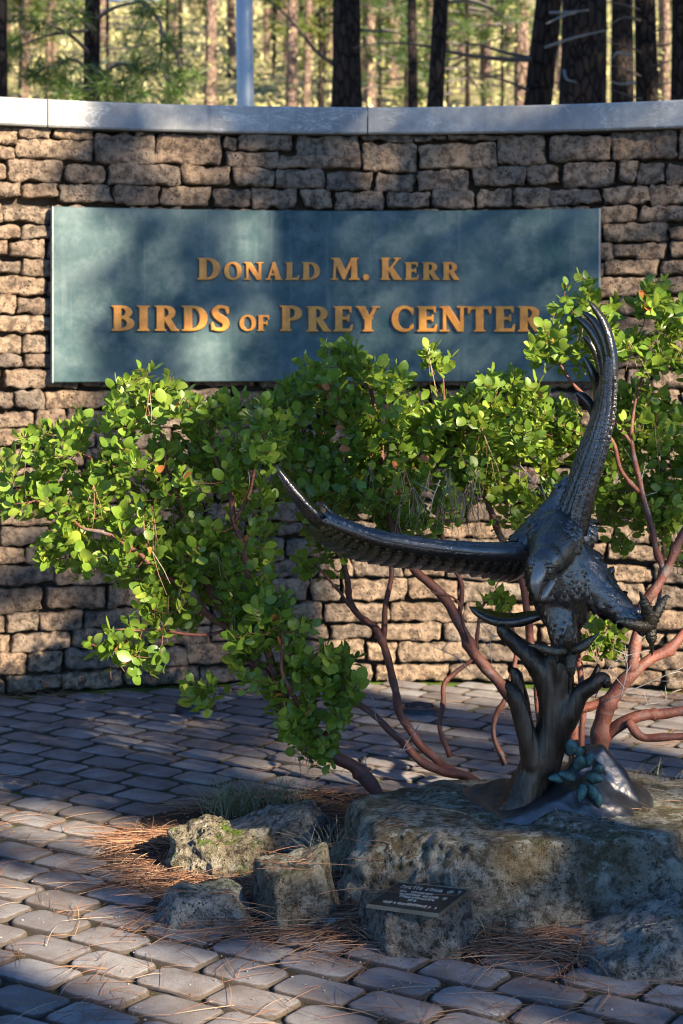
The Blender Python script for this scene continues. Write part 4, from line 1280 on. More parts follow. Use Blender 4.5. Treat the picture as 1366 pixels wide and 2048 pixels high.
# ---- tail: long blades that show below the left wing and by the right thigh
tail = MB(); feather(tail, [S(1090, 1228, .10), S(1030, 1240, .14), S(985, 1236, .18), S(938, 1213, .22)], .055, (.1, -.75, .65), .5, .006, 12); tail.build('tail_feather', M_BRZ, eagle)
for k, (tx, ty, td) in enumerate(((945, 1222, .26), (958, 1232, .30), (975, 1238, .34), (1000, 1242, .38))):
    f = MB(); feather(f, [S(1100, 1222, .12 + .02 * k), S(1040, 1234, .18 + .02 * k), S(tx, ty, td)], .05, (.1, -.5, .85), .6, .004, 10); f.build('tail_feather', M_BRZ, eagle)
f = MB(); feather(f, [S(1190, 1160, .10), S(1212, 1150, .14), S(1228, 1132, .17)], .028, (-.2, -1, .2), .6, .004, 8); f.build('tail_feather', M_BRZ, eagle)

# ---- feet: four toes each, knuckled, with hooked talons
def toe(foot, pts, r):
    P = bez([S(*q) for q in pts], 6); n = len(P)
    rad = [r * (1 - .25 * i / (n - 1)) * (1 + .16 * math.sin(i * 2.6)) for i in range(n)]
    mb = MB(); mb.tube(P, rad, 9); mb.ball(P[-1], (rad[-1],) * 3, nu=8, nv=6); mb.ball(P[0], (r,) * 3, nu=8, nv=6)
    t = mb.build('toe', M_CLAW, foot)
    return P, rad[-1], t
def talon(t, P, r, hook):
    d = (P[-1] - P[-2]).normalized(); c = MB()
    Q = bez([P[-1] - d * r * .4, P[-1] + d * .016 + hook * .002, P[-1] + d * .026 + hook * .012, P[-1] + d * .026 + hook * .026], 3)
    c.tube(Q, lin([r * .75, r * .55, r * .3, .0006], len(Q)), 7); c.build('talon', M_CLAW, t)
foot = MB(); foot.ball(S(1298, 1250, -.085), (.019, .021, .019)); foot.tube([S(1280, 1248, -.07), S(1300, 1250, -.09)], [.021, .017], 10)
foot = foot.build('foot', M_CLAW, eagle)
for pts, hk in (([(1298, 1250, -.09), (1296, 1225, -.115), (1288, 1203, -.13)], (-.3, -.5, .4)), ([(1300, 1250, -.09), (1313, 1225, -.10), (1324, 1205, -.095)], (.5, -.2, -.4)), ([(1297, 1252, -.09), (1275, 1250, -.125), (1254, 1245, -.13)], (-.3, -.2, -.3)), ([(1300, 1254, -.08), (1302, 1270, -.085), (1303, 1280, -.08)], (0, .2, -1))):
    P, r, t = toe(foot, pts, .0190); talon(t, P, r, Vector(hk))
foot = MB(); foot.ball(S(1138, 1296, -.075), (.020, .022, .018)); foot.tube([S(1127, 1275, -.05), S(1138, 1297, -.08)], [.024, .018], 10)
foot = foot.build('foot', M_CLAW, eagle)
for pts, hk in (([(1138, 1297, -.08), (1110, 1303, -.10), (1082, 1296, -.10)], (-.5, -.2, .1)), ([(1140, 1297, -.08), (1160, 1296, -.105), (1178, 1283, -.11)], (.4, -.1, .5)), ([(1137, 1297, -.08), (1136, 1280, -.115), (1136, 1270, -.12)], (0, -.3, .2)), ([(1140, 1298, -.07), (1142, 1325, -.09), (1142, 1345, -.085)], (0, .1, -1))):
    P, r, t = toe(foot, pts, .0170); talon(t, P, r, Vector(hk))

# ---- driftwood stump
St = MB()
def wood(pts, rad, seg=14):
    P = bez([S(*q) for q in pts], 6); r = lin(rad, len(P))
    St.tube(P, r, seg); St.ball(P[0], (r[0],) * 3); St.ball(P[-1], (r[-1],) * 3)
wood([(1035, 1622, -.02), (1060, 1565, -.01), (1092, 1495, .0), (1107, 1435, .0), (1104, 1382, .0), (1084, 1342, .0), (1050, 1302, .01), (1022, 1277, .02), (1003, 1258, .02)], [.062, .054, .047, .042, .040, .034, .027, .022, .012])
wood([(1085, 1545, .02), (1108, 1470, .02), (1120, 1400, .0), (1120, 1345, -.01), (1114, 1322, -.01)], [.046, .040, .036, .036, .032])
wood([(1066, 1545, -.02), (1052, 1480, -.03), (1042, 1425, -.03), (1031, 1392, -.03), (1016, 1368, -.03)], [.036, .030, .023, .018, .006])
wood([(1050, 1460, .03), (1042, 1400, .03), (1033, 1352, .03), (1024, 1338, .03)], [.022, .02, .016, .006])
wood([(1112, 1475, .0), (1138, 1425, -.02), (1160, 1390, -.03), (1185, 1370, -.04), (1200, 1357, -.04), (1212, 1362, -.045), (1213, 1372, -.045)], [.042, .034, .024, .020, .015, .011, .005])
wood([(1165, 1388, -.02), (1182, 1362, -.01), (1192, 1340, .0), (1195, 1330, .0)], [.016, .014, .012, .008])
wood([(1150, 1392, -.0), (1168, 1368, .01), (1190, 1362, .02)], [.016, .012, .008])
wood([(1035, 1620, -.03), (1012, 1618, -.04), (992, 1630, -.03)], [.035, .025, .012])
sme = remesh(St, .0065, 3)
for v in sme.vertices:
    c = v.co; tw_ = c.z * 2.2; qx, qy = c.x + .05 * math.sin(tw_ * 2), c.y + .05 * math.cos(tw_ * 2); d = .012 * noise.noise(Vector((qx * 22, qy * 22, c.z * 2.2))) + .008 * (0.4 - abs(noise.noise(Vector((qx * 34, qy * 34, c.z * 3)))))
    v.co = c + v.normal * d
sme.materials.append(M_STUMP); link('driftwood_stump', sme, eagle)

# ---- base: a low rock wedge that rises to the right
bs = MB()
zb = 0.255
def bpt(x, y, z): return ground(x, y, z)
V, F = ico(6); cc = S(1148, 1600, .0)
pl = [((0, 0, -1), .055), ((-.05, -1, .55), .105), ((-1, -.35, .55), .20), ((1, -.2, .50), .185), ((.1, 1, .4), .15), ((-.30, -.15, 1), .055), ((.55, -.30, .85), .085), ((.2, -.75, .65), .075)]
r = np.zeros(len(V))
for nrm, d in pl:
    nn = np.array(nrm, float); nn /= np.linalg.norm(nn); r += np.maximum(V @ nn, 0) ** 22 / d ** 22
r = r ** (-1 / 22)
pts = []
for v, q in zip(V, r):
    p = np.array(cc) + v * q
    k = Vector(p) * 9
    d = .010 * noise.fractal(k, 1, 2, 4) + .010 * (0.5 - abs(noise.noise(Vector((p[0] * 7 + p[2] * 14, p[1] * 6, p[2] * 10)))))
    pts.append(tuple(p + v * d))
bs.add(pts, F)
bs.tube([S(1165, 1512, .06), S(1190, 1512, .06), S(1225, 1560, .05), S(1268, 1625, .03)], [.03, .045, .05, .035], 7); bs.tube([S(1165, 1520, .05), S(1150, 1560, .04), S(1120, 1600, .02)], [.03, .05, .06], 7)
bme = remesh(bs, .007, 1)
for v in bme.vertices:
    k = v.co * 16; v.co = v.co + v.normal * (.004 * (0.5 - abs(noise.noise(Vector((k.x + k.z * .6, k.y, k.z * 1.6))))) + .002 * noise.fractal(k * 2, 1, 2, 3))
bme.materials.append(M_BASE); link('base', bme, eagle)

# ---- verdigris leaves on the base
rg = random.Random(9)
for k, (x, y, d, ax, ay, L, w) in enumerate([(1137, 1512, -.03, .05, 1, .052, .036), (1150, 1540, -.05, .3, .8, .05, .034), (1163, 1530, -.05, .5, .6, .045, .032), (1150, 1560, -.07, -.6, .25, .05, .03), (1172, 1552, -.06, .8, -.1, .05, .032), (1180, 1570, -.08, .35, -.9, .05, .032), (1165, 1568, -.09, -.2, -.9, .05, .03), (1128, 1560, -.07, -.9, .1, .045, .028), (1157, 1515, -.03, .1, 1, .035, .026), (1185, 1545, -.04, .7, .6, .04, .026), (1192, 1582, -.08, .2, -.9, .045, .03)]):
    L *= 1.05; w *= .95; f = MB(); a = S(x, y, d); dv = Vector((ax, -.35 * rg.random(), ay)).normalized()
    feather(f, [a, a + dv * L * .5 + Vector((0, -.010, .006)), a + dv * L], w * 1.3, (-.1 + rg.gauss(0, .3), -1, .5), .12, .0010, 12, .16); f.build('bronze_leaf', M_VERD, eagle)

# ================================================================== manzanita shrubs: red stems, round leathery leaves
def m_leaf(name, lo, mid, hi, tr=0.32, rough=0.38):
    t = NT(name)
    c = t.ramp(t.attr('tint'), [(0, lo), (0.5, mid), (1, hi)])
    co = t.coord('Object')
    c = t.mix(t.ramp(t.noise(co, 60, 3), [(.4, 0), (.7, .35)]), c, hi)
    b = t.bsdf(c, rough, spec=0.45, final=False, nrm=t.bump(t.noise(co, 240, 3), .25, .002))
    tl = t.n('ShaderNodeBsdfTranslucent')
    t.l(t.mix(0.45, c, (0.42, 0.52, 0.05)), tl.inputs[0])
    mx = t.n('ShaderNodeMixShader'); mx.inputs[0].default_value = tr
    t.l(b, mx.inputs[1]); t.l(tl.outputs[0], mx.inputs[2]); t.l(mx.outputs[0], t.out.inputs[0])
    return t.m
M_LEAF = m_leaf('manzanita_leaf', (0.045, 0.115, 0.018), (0.12, 0.22, 0.022), (0.31, 0.38, 0.06), tr=.40)
def m_redbark():
    t = NT('red_manzanita_bark'); co = t.coord('Object')
    c = t.mix(t.ramp(t.noise(co, 14, 5, .6), [(.3, 0), (.7, 1)]), (0.085, 0.027, 0.020), (0.19, 0.064, 0.040))
    c = t.mix(t.ramp(t.noise(co, 40, 5, .7), [(.5, 0), (.66, .8)]), c, (0.085, 0.06, 0.055))
    c = t.mix(t.ramp(t.noise(t.coord('Object', 1, (3, 8, 1)), 7, 5, .7), [(.56, 0), (.64, .75)]), c, (0.17, 0.14, 0.125))
    t.bsdf(c, .48, nrm=t.bump(t.noise(co, 60, 5, .7), .6, .010), spec=.35)
    return t.m
M_RED = m_redbark()
M_DEAD = m_plain('bleached_dead_twig', (0.27, 0.25, 0.24), .8)

def leaf_geo(L, w, tint, rg, curl=0.0):
    """oval leaf along +Y, normal +Z"""
    prof = [(0, .05), (.10, .42), (.28, .86), (.5, 1.0), (.72, .86), (.9, .48), (1.0, .03)]
    vs = []; fs = []
    for u, k in prof:
        z = -curl * L * (u - .4) ** 2
        vs += [(-w * k / 2, u * L, z + w * k * .10), (0, u * L, z), (w * k / 2, u * L, z + w * k * .10)]
    for i in range(len(prof) - 1):
        a = i * 3
        fs += [(a, a + 1, a + 4, a + 3), (a + 1, a + 2, a + 5, a + 4)]
    return vs, fs
rg = random.Random(31)
LEAF_VARS = []
for i in range(24):
    tint = min(1, max(0, .04 + .92 * ((i * 7) % 24) / 23.0)); L = rg.uniform(.036, .054); w = L * rg.uniform(.62, .84)
    vs, fs = leaf_geo(L, w, tint, rg, rg.uniform(-.3, .5))
    LEAF_VARS.append((vs, fs, tint))
LEAF_ME = []
for vs, fs, tint in LEAF_VARS:
    mb = MB(); mb.add(vs, fs, tint); LEAF_ME.append(mb.mesh('leaf', M_LEAF))

M_DRYLEAF = m_plain('dry_orange_leaf', (0.36, 0.12, 0.035), .6, 0, .4)
DRY_ME = []
for k in (2, 9, 15):
    mb = MB(); mb.add(LEAF_VARS[k][0], LEAF_VARS[k][1], .5); DRY_ME.append(mb.mesh('dry_leaf', M_DRYLEAF))
CAUGHT = []
def in_poly2(x, y, poly):
    c = False; j = len(poly) - 1
    for i in range(len(poly)):
        (xi, yi), (xj, yj) = poly[i], poly[j]
        if (yi > y) != (yj > y) and x < (xj - xi) * (y - yi) / (yj - yi) + xi: c = not c
        j = i
    return c

def shrub(label, root, stems, polys, seed, leaf_n=(6, 10), group='manzanita shrubs behind the statue'):
    """stems: list of (points (x,y,D), radii); polys: list of (outline px, D centre, D spread, tips)"""
    rg = random.Random(seed)
    sh = tag(empty('manzanita_shrub', root), label, 'shrub', group)
    nodes = []; nrad = []
    for pts, rad in stems:
        P = bez([at(*q) for q in pts], 7)
        P = [p + Vector((noise.noise(p * 9), noise.noise(p * 9 + Vector((5, 5, 5))), noise.noise(p * 9 + Vector((9, 1, 4))))) * .022 for p in P]
        r = lin(rad, len(P)); mb = MB()
        mb.tube(P, [q * (1 + .22 * noise.noise(p * 22) + (.35 if i_ % 7 == 3 and rg.random() < .4 else 0)) for i_, (q, p) in enumerate(zip(r, P))], 9); mb.build('stem', M_RED, sh)
        for p, q in zip(P, r): nodes.append(p); nrad.append(q)
    tips = []
    for poly, Dc, Dr, n in polys:
        xs = [q[0] for q in poly]; ys = [q[1] for q in poly]; k = 0; tries = 0; mine = []
        while k < n and tries < n * 60:
            tries += 1
            x, y = rg.uniform(min(xs), max(xs)), rg.uniform(min(ys), max(ys))
            if not in_poly2(x, y, poly): continue
            if noise.noise(Vector((x / 75, y / 75, seed))) < -.22 and rg.random() < .8: continue       # gaps
            p = at(x, y, Dc + rg.triangular(-Dr, Dr, 0))
            if any((p - q).length < .024 for q in mine): continue
            mine.append(p); k += 1
        tips += mine
    A = np.array([n_[:] for n_ in nodes])
    tips.sort(key=lambda p: float(np.min(np.sum((A - np.array(p[:])) ** 2, 1))))
    tw = MB(); leaves = []
    pos = [tuple(n_) for n_ in nodes]; rad = list(nrad)
    for p in tips:
        arr = np.array(pos); d2 = np.sum((arr - np.array(p[:])) ** 2, 1)
        pen = np.where(arr[:, 2] > p.z + .02, d2 * 1.2 + .01, d2)                 # twigs rise from below
        i = int(np.argmin(pen)); a = Vector(pos[i]); d = math.sqrt(d2[i])
        r0 = min(rad[i] * .7, .0022 + .010 * d, .007)
        mid = a.lerp(p, .5) + Vector((rg.gauss(0, .10), rg.gauss(0, .10), -.10 + rg.gauss(0, .08))) * d
        P = bez([a, mid, p], 4)
        tw.tube(P, lin([r0, .0016], len(P)), 5, cap=False)
        for j in range(2, len(P)):
            pos.append(tuple(P[j])); rad.append(r0 * (1 - j / len(P)) + .0016)
        if rg.random() < .05: CAUGHT.append(P[-2].copy())
        tdir = (P[-1] - P[-3]).normalized()
        tdir = (tdir + Vector((0, -.15, .55))).normalized()
        n = rg.randint(*leaf_n); a0 = rg.uniform(0, 6.28); ct = rg.gauss(.46, .17); csz = rg.uniform(.76, 1.02)
        b1 = tdir.orthogonal().normalized(); b2 = tdir.cross(b1)
        for k in range(n):
            u = k / n; ang = a0 + k * 2.4
            back = .075 * (1 - u) * rg.uniform(.6, 1.1)
            rdir = b1 * math.cos(ang) + b2 * math.sin(ang)
            q = p - tdir * back + rdir * .003
            ld = (rdir * (1.0 - .55 * u) + tdir * (.45 + .6 * u) + Vector((rg.gauss(0, .18), rg.gauss(0, .18), rg.gauss(0, .18)))).normalized()
            up = (tdir - ld * tdir.dot(ld))
            if up.length < .05: up = ld.orthogonal()
            up.normalize()
            up = (Matrix.Rotation(rg.gauss(0, .7), 3, ld) @ up).normalized()
            x_ = ld.cross(up).normalized()
            M = Matrix((x_, ld, up)).transposed().to_4x4(); M.translation = q + ld * .006
            want = ct + rg.gauss(0, .15) + .18 * (u - .5); kk = min(rg.sample(range(len(LEAF_VARS)), 5), key=lambda i_: abs(LEAF_VARS[i_][2] - want))
            leaves.append((M @ Matrix.Scale(csz * rg.uniform(.68, 1.1), 4), kk))
    tag(tw.build('twigs', M_RED, sh), kind='stuff')
    leaves.sort(key=lambda q: q[0].translation.y if in_view(q[0].translation, 0) else 99)
    rest = MB()
    inv = Matrix.Translation(-absloc(sh))
    for i, (M, k) in enumerate(leaves):
        if i % 37 == 5 and i < 500:
            o = bpy.data.objects.new('dry_leaf', DRY_ME[k % 3]); COL.objects.link(o); o.parent = sh; o.matrix_parent_inverse = inv; o.matrix_basis = M
        elif i < 300:
            o = bpy.data.objects.new('leaf', LEAF_ME[k]); COL.objects.link(o); o.parent = sh; o.matrix_parent_inverse = inv; o.matrix_basis = M
        else:
            vs, fs, tint = LEAF_VARS[k]
            rest.add([M @ Vector(v) for v in vs], fs, min(1, max(0, tint + rg.gauss(0, .08))))
    tag(rest.build('foliage', M_LEAF, sh), kind='stuff')
    return len(leaves)

NL = []
LPOLY = [(2, 1020), (8, 950), (15, 880), (60, 848), (130, 842), (180, 800), (225, 795), (240, 745), (300, 728), (350, 748), (385, 800), (440, 785), (540, 790), (575, 880), (570, 1000), (545, 1090), (560, 1160), (560, 1240), (480, 1260), (400, 1235), (330, 1260), (300, 1190), (240, 1145), (170, 1140), (85, 1125), (75, 1085), (150, 1060), (120, 1030)]
LLOW = [(440, 1200), (560, 1170), (600, 1230), (655, 1275), (715, 1310), (722, 1400), (700, 1450), (650, 1520), (600, 1500), (545, 1440), (520, 1390), (470, 1330)]
NL.append(shrub('leafy manzanita shrub with red stems leaning left across the wall', ground(735, 1590), [
    ([(770, 1605, 5.72), (740, 1562, 5.72), (690, 1520, 5.70), (640, 1478, 5.68), (575, 1410, 5.66), (500, 1310, 5.68), (430, 1190, 5.72), (370, 1110, 5.76), (290, 1010, 5.80), (210, 930, 5.85), (130, 880, 5.9)], [.024, .023, .021, .018, .014, .010, .005]),
    ([(575, 1410, 5.66), (535, 1300, 5.60), (505, 1180, 5.58), (470, 1050, 5.60), (440, 930, 5.65), (420, 840, 5.7)], [.014, .012, .010, .007, .004]),
    ([(500, 1310, 5.68), (420, 1230, 5.60), (340, 1160, 5.55), (250, 1090, 5.55), (150, 1040, 5.6), (60, 990, 5.65)], [.012, .010, .008, .005, .003]),
    ([(640, 1478, 5.68), (600, 1420, 5.55), (570, 1340, 5.48), (560, 1260, 5.5)], [.012, .009, .006, .004]),
    ([(370, 1110, 5.76), (350, 1000, 5.7), (330, 900, 5.7), (310, 790, 5.7)], [.009, .007, .005, .003]),
    ([(470, 1050, 5.6), (510, 950, 5.6), (530, 860, 5.65)], [.007, .005, .003]),
    ([(640, 1478, 5.68), (670, 1440, 5.6), (690, 1380, 5.55), (680, 1330, 5.55)], [.009, .006, .004, .003]),
    ([(470, 1262, 5.66), (400, 1270, 5.55), (320, 1262, 5.5), (230, 1250, 5.48)], [.007, .005, .004, .002])],
    [(LPOLY, 5.72, .34, 600), (LLOW, 5.58, .20, 165), ([(175, 1290), (170, 1250), (210, 1225), (285, 1230), (300, 1290), (240, 1310)], 5.5, .06, 12), ([(235, 1335), (290, 1290), (330, 1310), (310, 1345), (270, 1360)], 5.5, .06, 7),
     ([(330, 1385), (380, 1360), (430, 1355), (430, 1390), (350, 1400)], 5.6, .08, 7), ([(250, 1160), (300, 1150), (330, 1230), (300, 1260)], 5.5, .08, 10), ([(80, 1125), (85, 1075), (150, 1060), (140, 1130)], 5.6, .1, 9)], 101))
MPOLY = [(545, 880), (540, 810), (565, 755), (605, 715), (640, 685), (700, 685), (735, 720), (800, 740), (830, 780), (930, 785), (960, 745), (1040, 750), (1100, 775), (1085, 850), (1060, 900), (1000, 950), (940, 985), (870, 1000), (760, 1020), (700, 1000), (600, 985), (560, 950)]
NL.append(shrub('manzanita shrub with many bare red stems rising behind the bronze left wing', ground(960, 1570), [
    ([(1085, 1590, 5.78), (1045, 1440, 5.80), (1005, 1378, 5.80), (955, 1320, 5.82), (910, 1240, 5.84), (870, 1180, 5.85), (830, 1130, 5.86), (800, 1075, 5.88), (780, 990, 5.9), (765, 900, 5.9), (750, 800, 5.9), (700, 720, 5.9)], [.020, .019, .018, .017, .015, .012, .008, .004]),
    ([(960, 1565, 5.80), (900, 1545, 5.80), (840, 1512, 5.82), (790, 1470, 5.84), (755, 1430, 5.86), (700, 1400, 5.9), (640, 1378, 5.95)], [.016, .016, .014, .012, .010, .005]),
    ([(930, 1560, 5.84), (850, 1500, 5.9), (805, 1440, 5.92), (780, 1370, 5.95), (770, 1310, 5.96), (745, 1262, 5.98), (705, 1205, 6.0), (690, 1140, 6.0), (675, 1050, 6.0), (650, 940, 6.0), (640, 840, 6.0), (640, 740, 6.0)], [.015, .015, .014, .013, .011, .008, .005, .003]),
    ([(762, 1290, 5.97), (772, 1220, 5.98), (780, 1130, 6.0), (785, 1040, 6.02), (800, 930, 6.05)], [.010, .009, .008, .005]),
    ([(745, 1262, 5.98), (690, 1200, 5.94), (640, 1150, 5.92), (610, 1110, 5.9)], [.007, .005, .004, .002]),
    ([(895, 1510, 6.0), (880, 1440, 6.02), (890, 1380, 6.05), (915, 1350, 6.08), (950, 1300, 6.1), (960, 1220, 6.15), (990, 1180, 6.2)], [.009, .009, .008, .006, .004]),
    ([(1010, 1530, 5.9), (998, 1490, 5.92), (993, 1440, 5.93), (1012, 1400, 5.95), (1030, 1330, 6.0), (1020, 1240, 6.05)], [.010, .009, .009, .008, .005]),
    ([(910, 1240, 5.84), (920, 1170, 5.86), (895, 1110, 5.9), (880, 1040, 5.95), (890, 950, 6.0), (900, 850, 6.0), (870, 720, 6.0)], [.010, .008, .006, .005, .003]),
    ([(955, 1320, 5.82), (925, 1250, 5.8), (905, 1200, 5.78), (868, 1178, 5.76)], [.006, .005, .004, .003]),
    ([(1085, 1590, 5.9), (1075, 1380, 6.0), (1040, 1160, 6.0), (1000, 1070, 6.0), (968, 1000, 6.0), (955, 930, 6.0), (930, 880, 6.0), (980, 790, 6.0)], [.014, .013, .012, .010, .008, .005]),
    ([(968, 1000, 6.0), (975, 930, 5.95), (1000, 880, 5.95), (1030, 830, 5.95), (1040, 770, 5.95)], [.007, .006, .005, .003])],
    [(MPOLY, 5.95, .34, 600), ([(575, 960), (760, 985), (900, 975), (960, 995), (935, 1045), (760, 1060), (600, 1085)], 6.0, .25, 75), ([(560, 1100), (700, 1090), (680, 1150), (610, 1150)], 5.95, .15, 9), ([(850, 700), (880, 680), (905, 700), (900, 740), (860, 730)], 5.85, .06, 7), ([(955, 1140), (1010, 1150), (1010, 1210), (965, 1200)], 6.1, .1, 7),
     ([(740, 1010), (900, 1000), (880, 1060), (780, 1060)], 6.0, .2, 12)], 202))
RPOLY = [(1060, 720), (1050, 690), (1090, 640), (1115, 570), (1150, 548), (1190, 565), (1210, 610), (1250, 600), (1290, 560), (1340, 555), (1400, 575), (1440, 700), (1400, 770), (1330, 720), (1310, 745), (1240, 720), (1200, 720), (1130, 740)]
RPOLY2 = [(960, 990), (1000, 900), (1080, 830), (1120, 790), (1180, 840), (1260, 760), (1330, 780), (1366, 830), (1430, 880), (1430, 1010), (1330, 1060), (1250, 1000), (1200, 1030), (1130, 1000), (1050, 1050), (980, 1050)]
NL.append(shrub('manzanita shrub with a forked red trunk beside the statue base, sunlit at the top', ground(1215, 1560), [
    ([(1192, 1580, 5.72), (1198, 1490, 5.72), (1208, 1430, 5.72), (1235, 1375, 5.73), (1270, 1335, 5.74), (1310, 1310, 5.76), (1370, 1265, 5.8), (1450, 1220, 5.85)], [.036, .034, .025, .020, .016, .012]),
    ([(1262, 1345, 5.74), (1275, 1290, 5.73), (1290, 1225, 5.73), (1315, 1175, 5.74), (1340, 1130, 5.76), (1372, 1060, 5.8), (1420, 960, 5.85), (1440, 850, 5.9), (1400, 720, 5.9)], [.019, .019, .018, .016, .012, .008, .004]),
    ([(1335, 1140, 5.76), (1305, 1070, 5.78), (1280, 985, 5.8), (1268, 920, 5.82), (1262, 860, 5.84), (1275, 790, 5.86), (1295, 720, 5.88)], [.012, .010, .009, .008, .005, .003]),
    ([(1275, 985, 5.8), (1235, 930, 5.8), (1210, 870, 5.82), (1180, 800, 5.85), (1130, 740, 5.85), (1090, 690, 5.85)], [.008, .007, .006, .005, .003]),
    ([(1264, 895, 5.83), (1230, 850, 5.84), (1200, 790, 5.86), (1180, 700, 5.86), (1160, 620, 5.88)], [.007, .006, .004, .003]),
    ([(1212, 1465, 5.72), (1240, 1440, 5.70), (1290, 1430, 5.70), (1340, 1420, 5.70), (1390, 1425, 5.7), (1450, 1415, 5.7)], [.022, .020, .017, .014, .010]),
    ([(1248, 1440, 5.68), (1275, 1465, 5.66), (1310, 1478, 5.65), (1366, 1472, 5.65), (1440, 1475, 5.65)], [.016, .014, .012, .010]),
    ([(1150, 1560, 5.95), (1145, 1480, 5.95), (1152, 1430, 5.94), (1190, 1410, 5.92), (1230, 1400, 5.9)], [.018, .017, .016, .013]),
    ([(1165, 1500, 6.1), (1162, 1380, 6.1), (1155, 1280, 6.1), (1150, 1210, 6.1), (1130, 1100, 6.1), (1110, 980, 6.1), (1080, 880, 6.1)], [.012, .011, .010, .008, .005]),
    ([(1300, 1310, 5.9), (1310, 1240, 5.95), (1320, 1160, 6.0), (1330, 1050, 6.05), (1320, 930, 6.1)], [.008, .007, .006, .004])],
    [(RPOLY, 5.88, .24, 175), (RPOLY2, 6.1, .32, 340), ([(1160, 1240), (1200, 1215), (1260, 1245), (1275, 1290), (1225, 1310), (1170, 1290)], 6.0, .15, 22), ([(1300, 1010), (1400, 1000), (1400, 1150), (1340, 1130)], 6.15, .2, 20), ([(1180, 1010), (1280, 1000), (1270, 1100), (1210, 1080)], 6.25, .2, 14)], 303))
print('leaves', NL)

# bleached dead twigs caught among the stems
dt = MB(); rg = random.Random(15)
for a, b in [((1366, 1335, 5.6), (1210, 1402, 5.66)), ((1300, 1300, 5.66), (1190, 1395, 5.7)), ((985, 1340, 5.7), (990, 1270, 5.7)), ((860, 1290, 5.75), (940, 1345, 5.75)), ((705, 1500, 5.7), (740, 1560, 5.72)), ((1245, 1300, 5.6), (1240, 1400, 5.62)), ((1100, 1010, 5.75), (1040, 930, 5.8)), ((760, 1440, 5.8), (745, 1395, 5.8)), ((1290, 930, 5.7), (1300, 1030, 5.7)), ((1330, 1370, 5.6), (1285, 1410, 5.65)), ((860, 1035, 5.6), (880, 960, 5.6)), ((830, 1490, 5.75), (838, 1450, 5.75))]:
    p, q = at(*a), at(*b); m_ = p.lerp(q, .5) + Vector((rg.gauss(0, .02), 0, rg.gauss(0, .02)))
    P = bez([p, m_, q], 5); dt.tube(P, lin([.0008, .0022], len(P)), 5)
    for _ in range(3):
        k = rg.randrange(2, len(P) - 1); dt.tube([P[k], P[k] + Vector((rg.gauss(0, .03), rg.gauss(0, .02), rg.uniform(.0, .05)))], [.0016, .0008], 4)
tag(dt.build('dead_twigs', M_DEAD), 'thin bleached dead twigs caught among the red shrub stems', 'twigs', kind='stuff')

# long tan pine needles caught in the shrubs
cn = MB(); rg = random.Random(16)
def hang(p, n):
    for _ in range(n):
        L = rg.uniform(.08, .15); d = Vector((rg.gauss(0, .25), rg.gauss(0, .2), -1)).normalized()
        n0 = len(cn.v); cn.tube([p + Vector((0, -.02, .01)), p + d * L * .5 + Vector((rg.gauss(0, .008), -.02, 0)), p + d * L + Vector((0, -.015, 0))], [.0011, .0010, .0006], 3, cap=False)
        cn.c.extend([min(1, max(0, rg.gauss(.75, .2)))] * (len(cn.v) - n0))
for p in CAUGHT: hang(p, rg.randint(2, 4))
for _ in range(26): hang(at(rg.uniform(790, 960), rg.uniform(940, 1020), rg.uniform(5.55, 5.8)), 4)
tag(cn.build('caught_pine_needles', M_NEEDLE), 'tan pine needles caught and hanging in the manzanita shrubs', 'pine needles', kind='stuff')

# ================================================================== ground behind the wall: flat, then a dry hillside
def hill_z(x, y):
    z = 0.0 if y < 14 else 0.235 * (y - 14) * min(1, (y - 14) / 14)
    if y > 150: z -= (y - 150) * .1
    return z + (.5 * noise.noise(Vector((x * .09, y * .09, 0))) + .15 * noise.noise(Vector((x * .4, y * .4, 3)))) * min(1, max(0, (y - 13) / 12))
def m_floor():
    t = NT('dry_forest_floor'); co = t.coord('Object')
    c = t.mix(t.ramp(t.noise(co, .5, 6, .7), [(.35, 0), (.65, 1)]), (.25, .19, .115), (.44, .385, .22))
    c = t.mix(t.ramp(t.noise(co, 2.2, 6, .75), [(.46, 0), (.58, .85)]), c, (.10, .14, .035))
    t.bsdf(c, 1, nrm=t.bump(t.noise(co, 6, 6, .8), 1, .1), spec=.1)
    return t.m
M_FLOOR = m_floor()
fl = MB(); xs = [-400, -220, -120, -70, -45, -30, -20, -14, -9, -5, 0, 5, 9, 14, 20, 30, 45, 70, 120, 220, 400]; ysl = [-300, -100, -40, -15, -4, 2, 6, 9.2, 11, 13, 15, 18, 22, 27, 32, 38, 45, 52, 60, 70, 80, 92, 105, 120, 135, 150, 200, 300, 420]
for y in ysl:
    for x in xs: fl.v.append((x, y, (hill_z(x, y) if y > 9 else 0) - .06))
nx_ = len(xs)
for j in range(len(ysl) - 1):
    for i in range(nx_ - 1):
        a = j * nx_ + i; fl.f.append((a, a + 1, a + nx_ + 1, a + nx_))
tag(fl.build('forest_floor', M_FLOOR), kind='structure')

# ------------------------------------------------------------------ flagpole just behind the wall
M_POLE = m_plain('grey_painted_pole', (.30, .33, .36), .4, .3, .12)
b0 = at(491, 200, 11.5); pole = tag(empty('flagpole', (b0.x + .03, 11.5, 0)), 'smooth pale grey metal pole rising behind the wall coping', 'pole')
mb = MB(); mb.tube([(b0.x + .035, 11.5, -.1), (b0.x, 11.5, b0.z), (b0.x - .075, 11.5, 9.0)], [.066, .057, .040], 24); mb.build('shaft', M_POLE, pole)
mb = MB(); mb.tube([(b0.x + .035, 11.5, -.1), (b0.x + .034, 11.5, .08)], [.13, .11], 24); mb.build('base_collar', M_POLE, pole)
mb = MB(); mb.ball((b0.x - .076, 11.5, 9.06), (.07, .07, .07), nu=16, nv=10); mb.build('finial', M_POLE, pole)

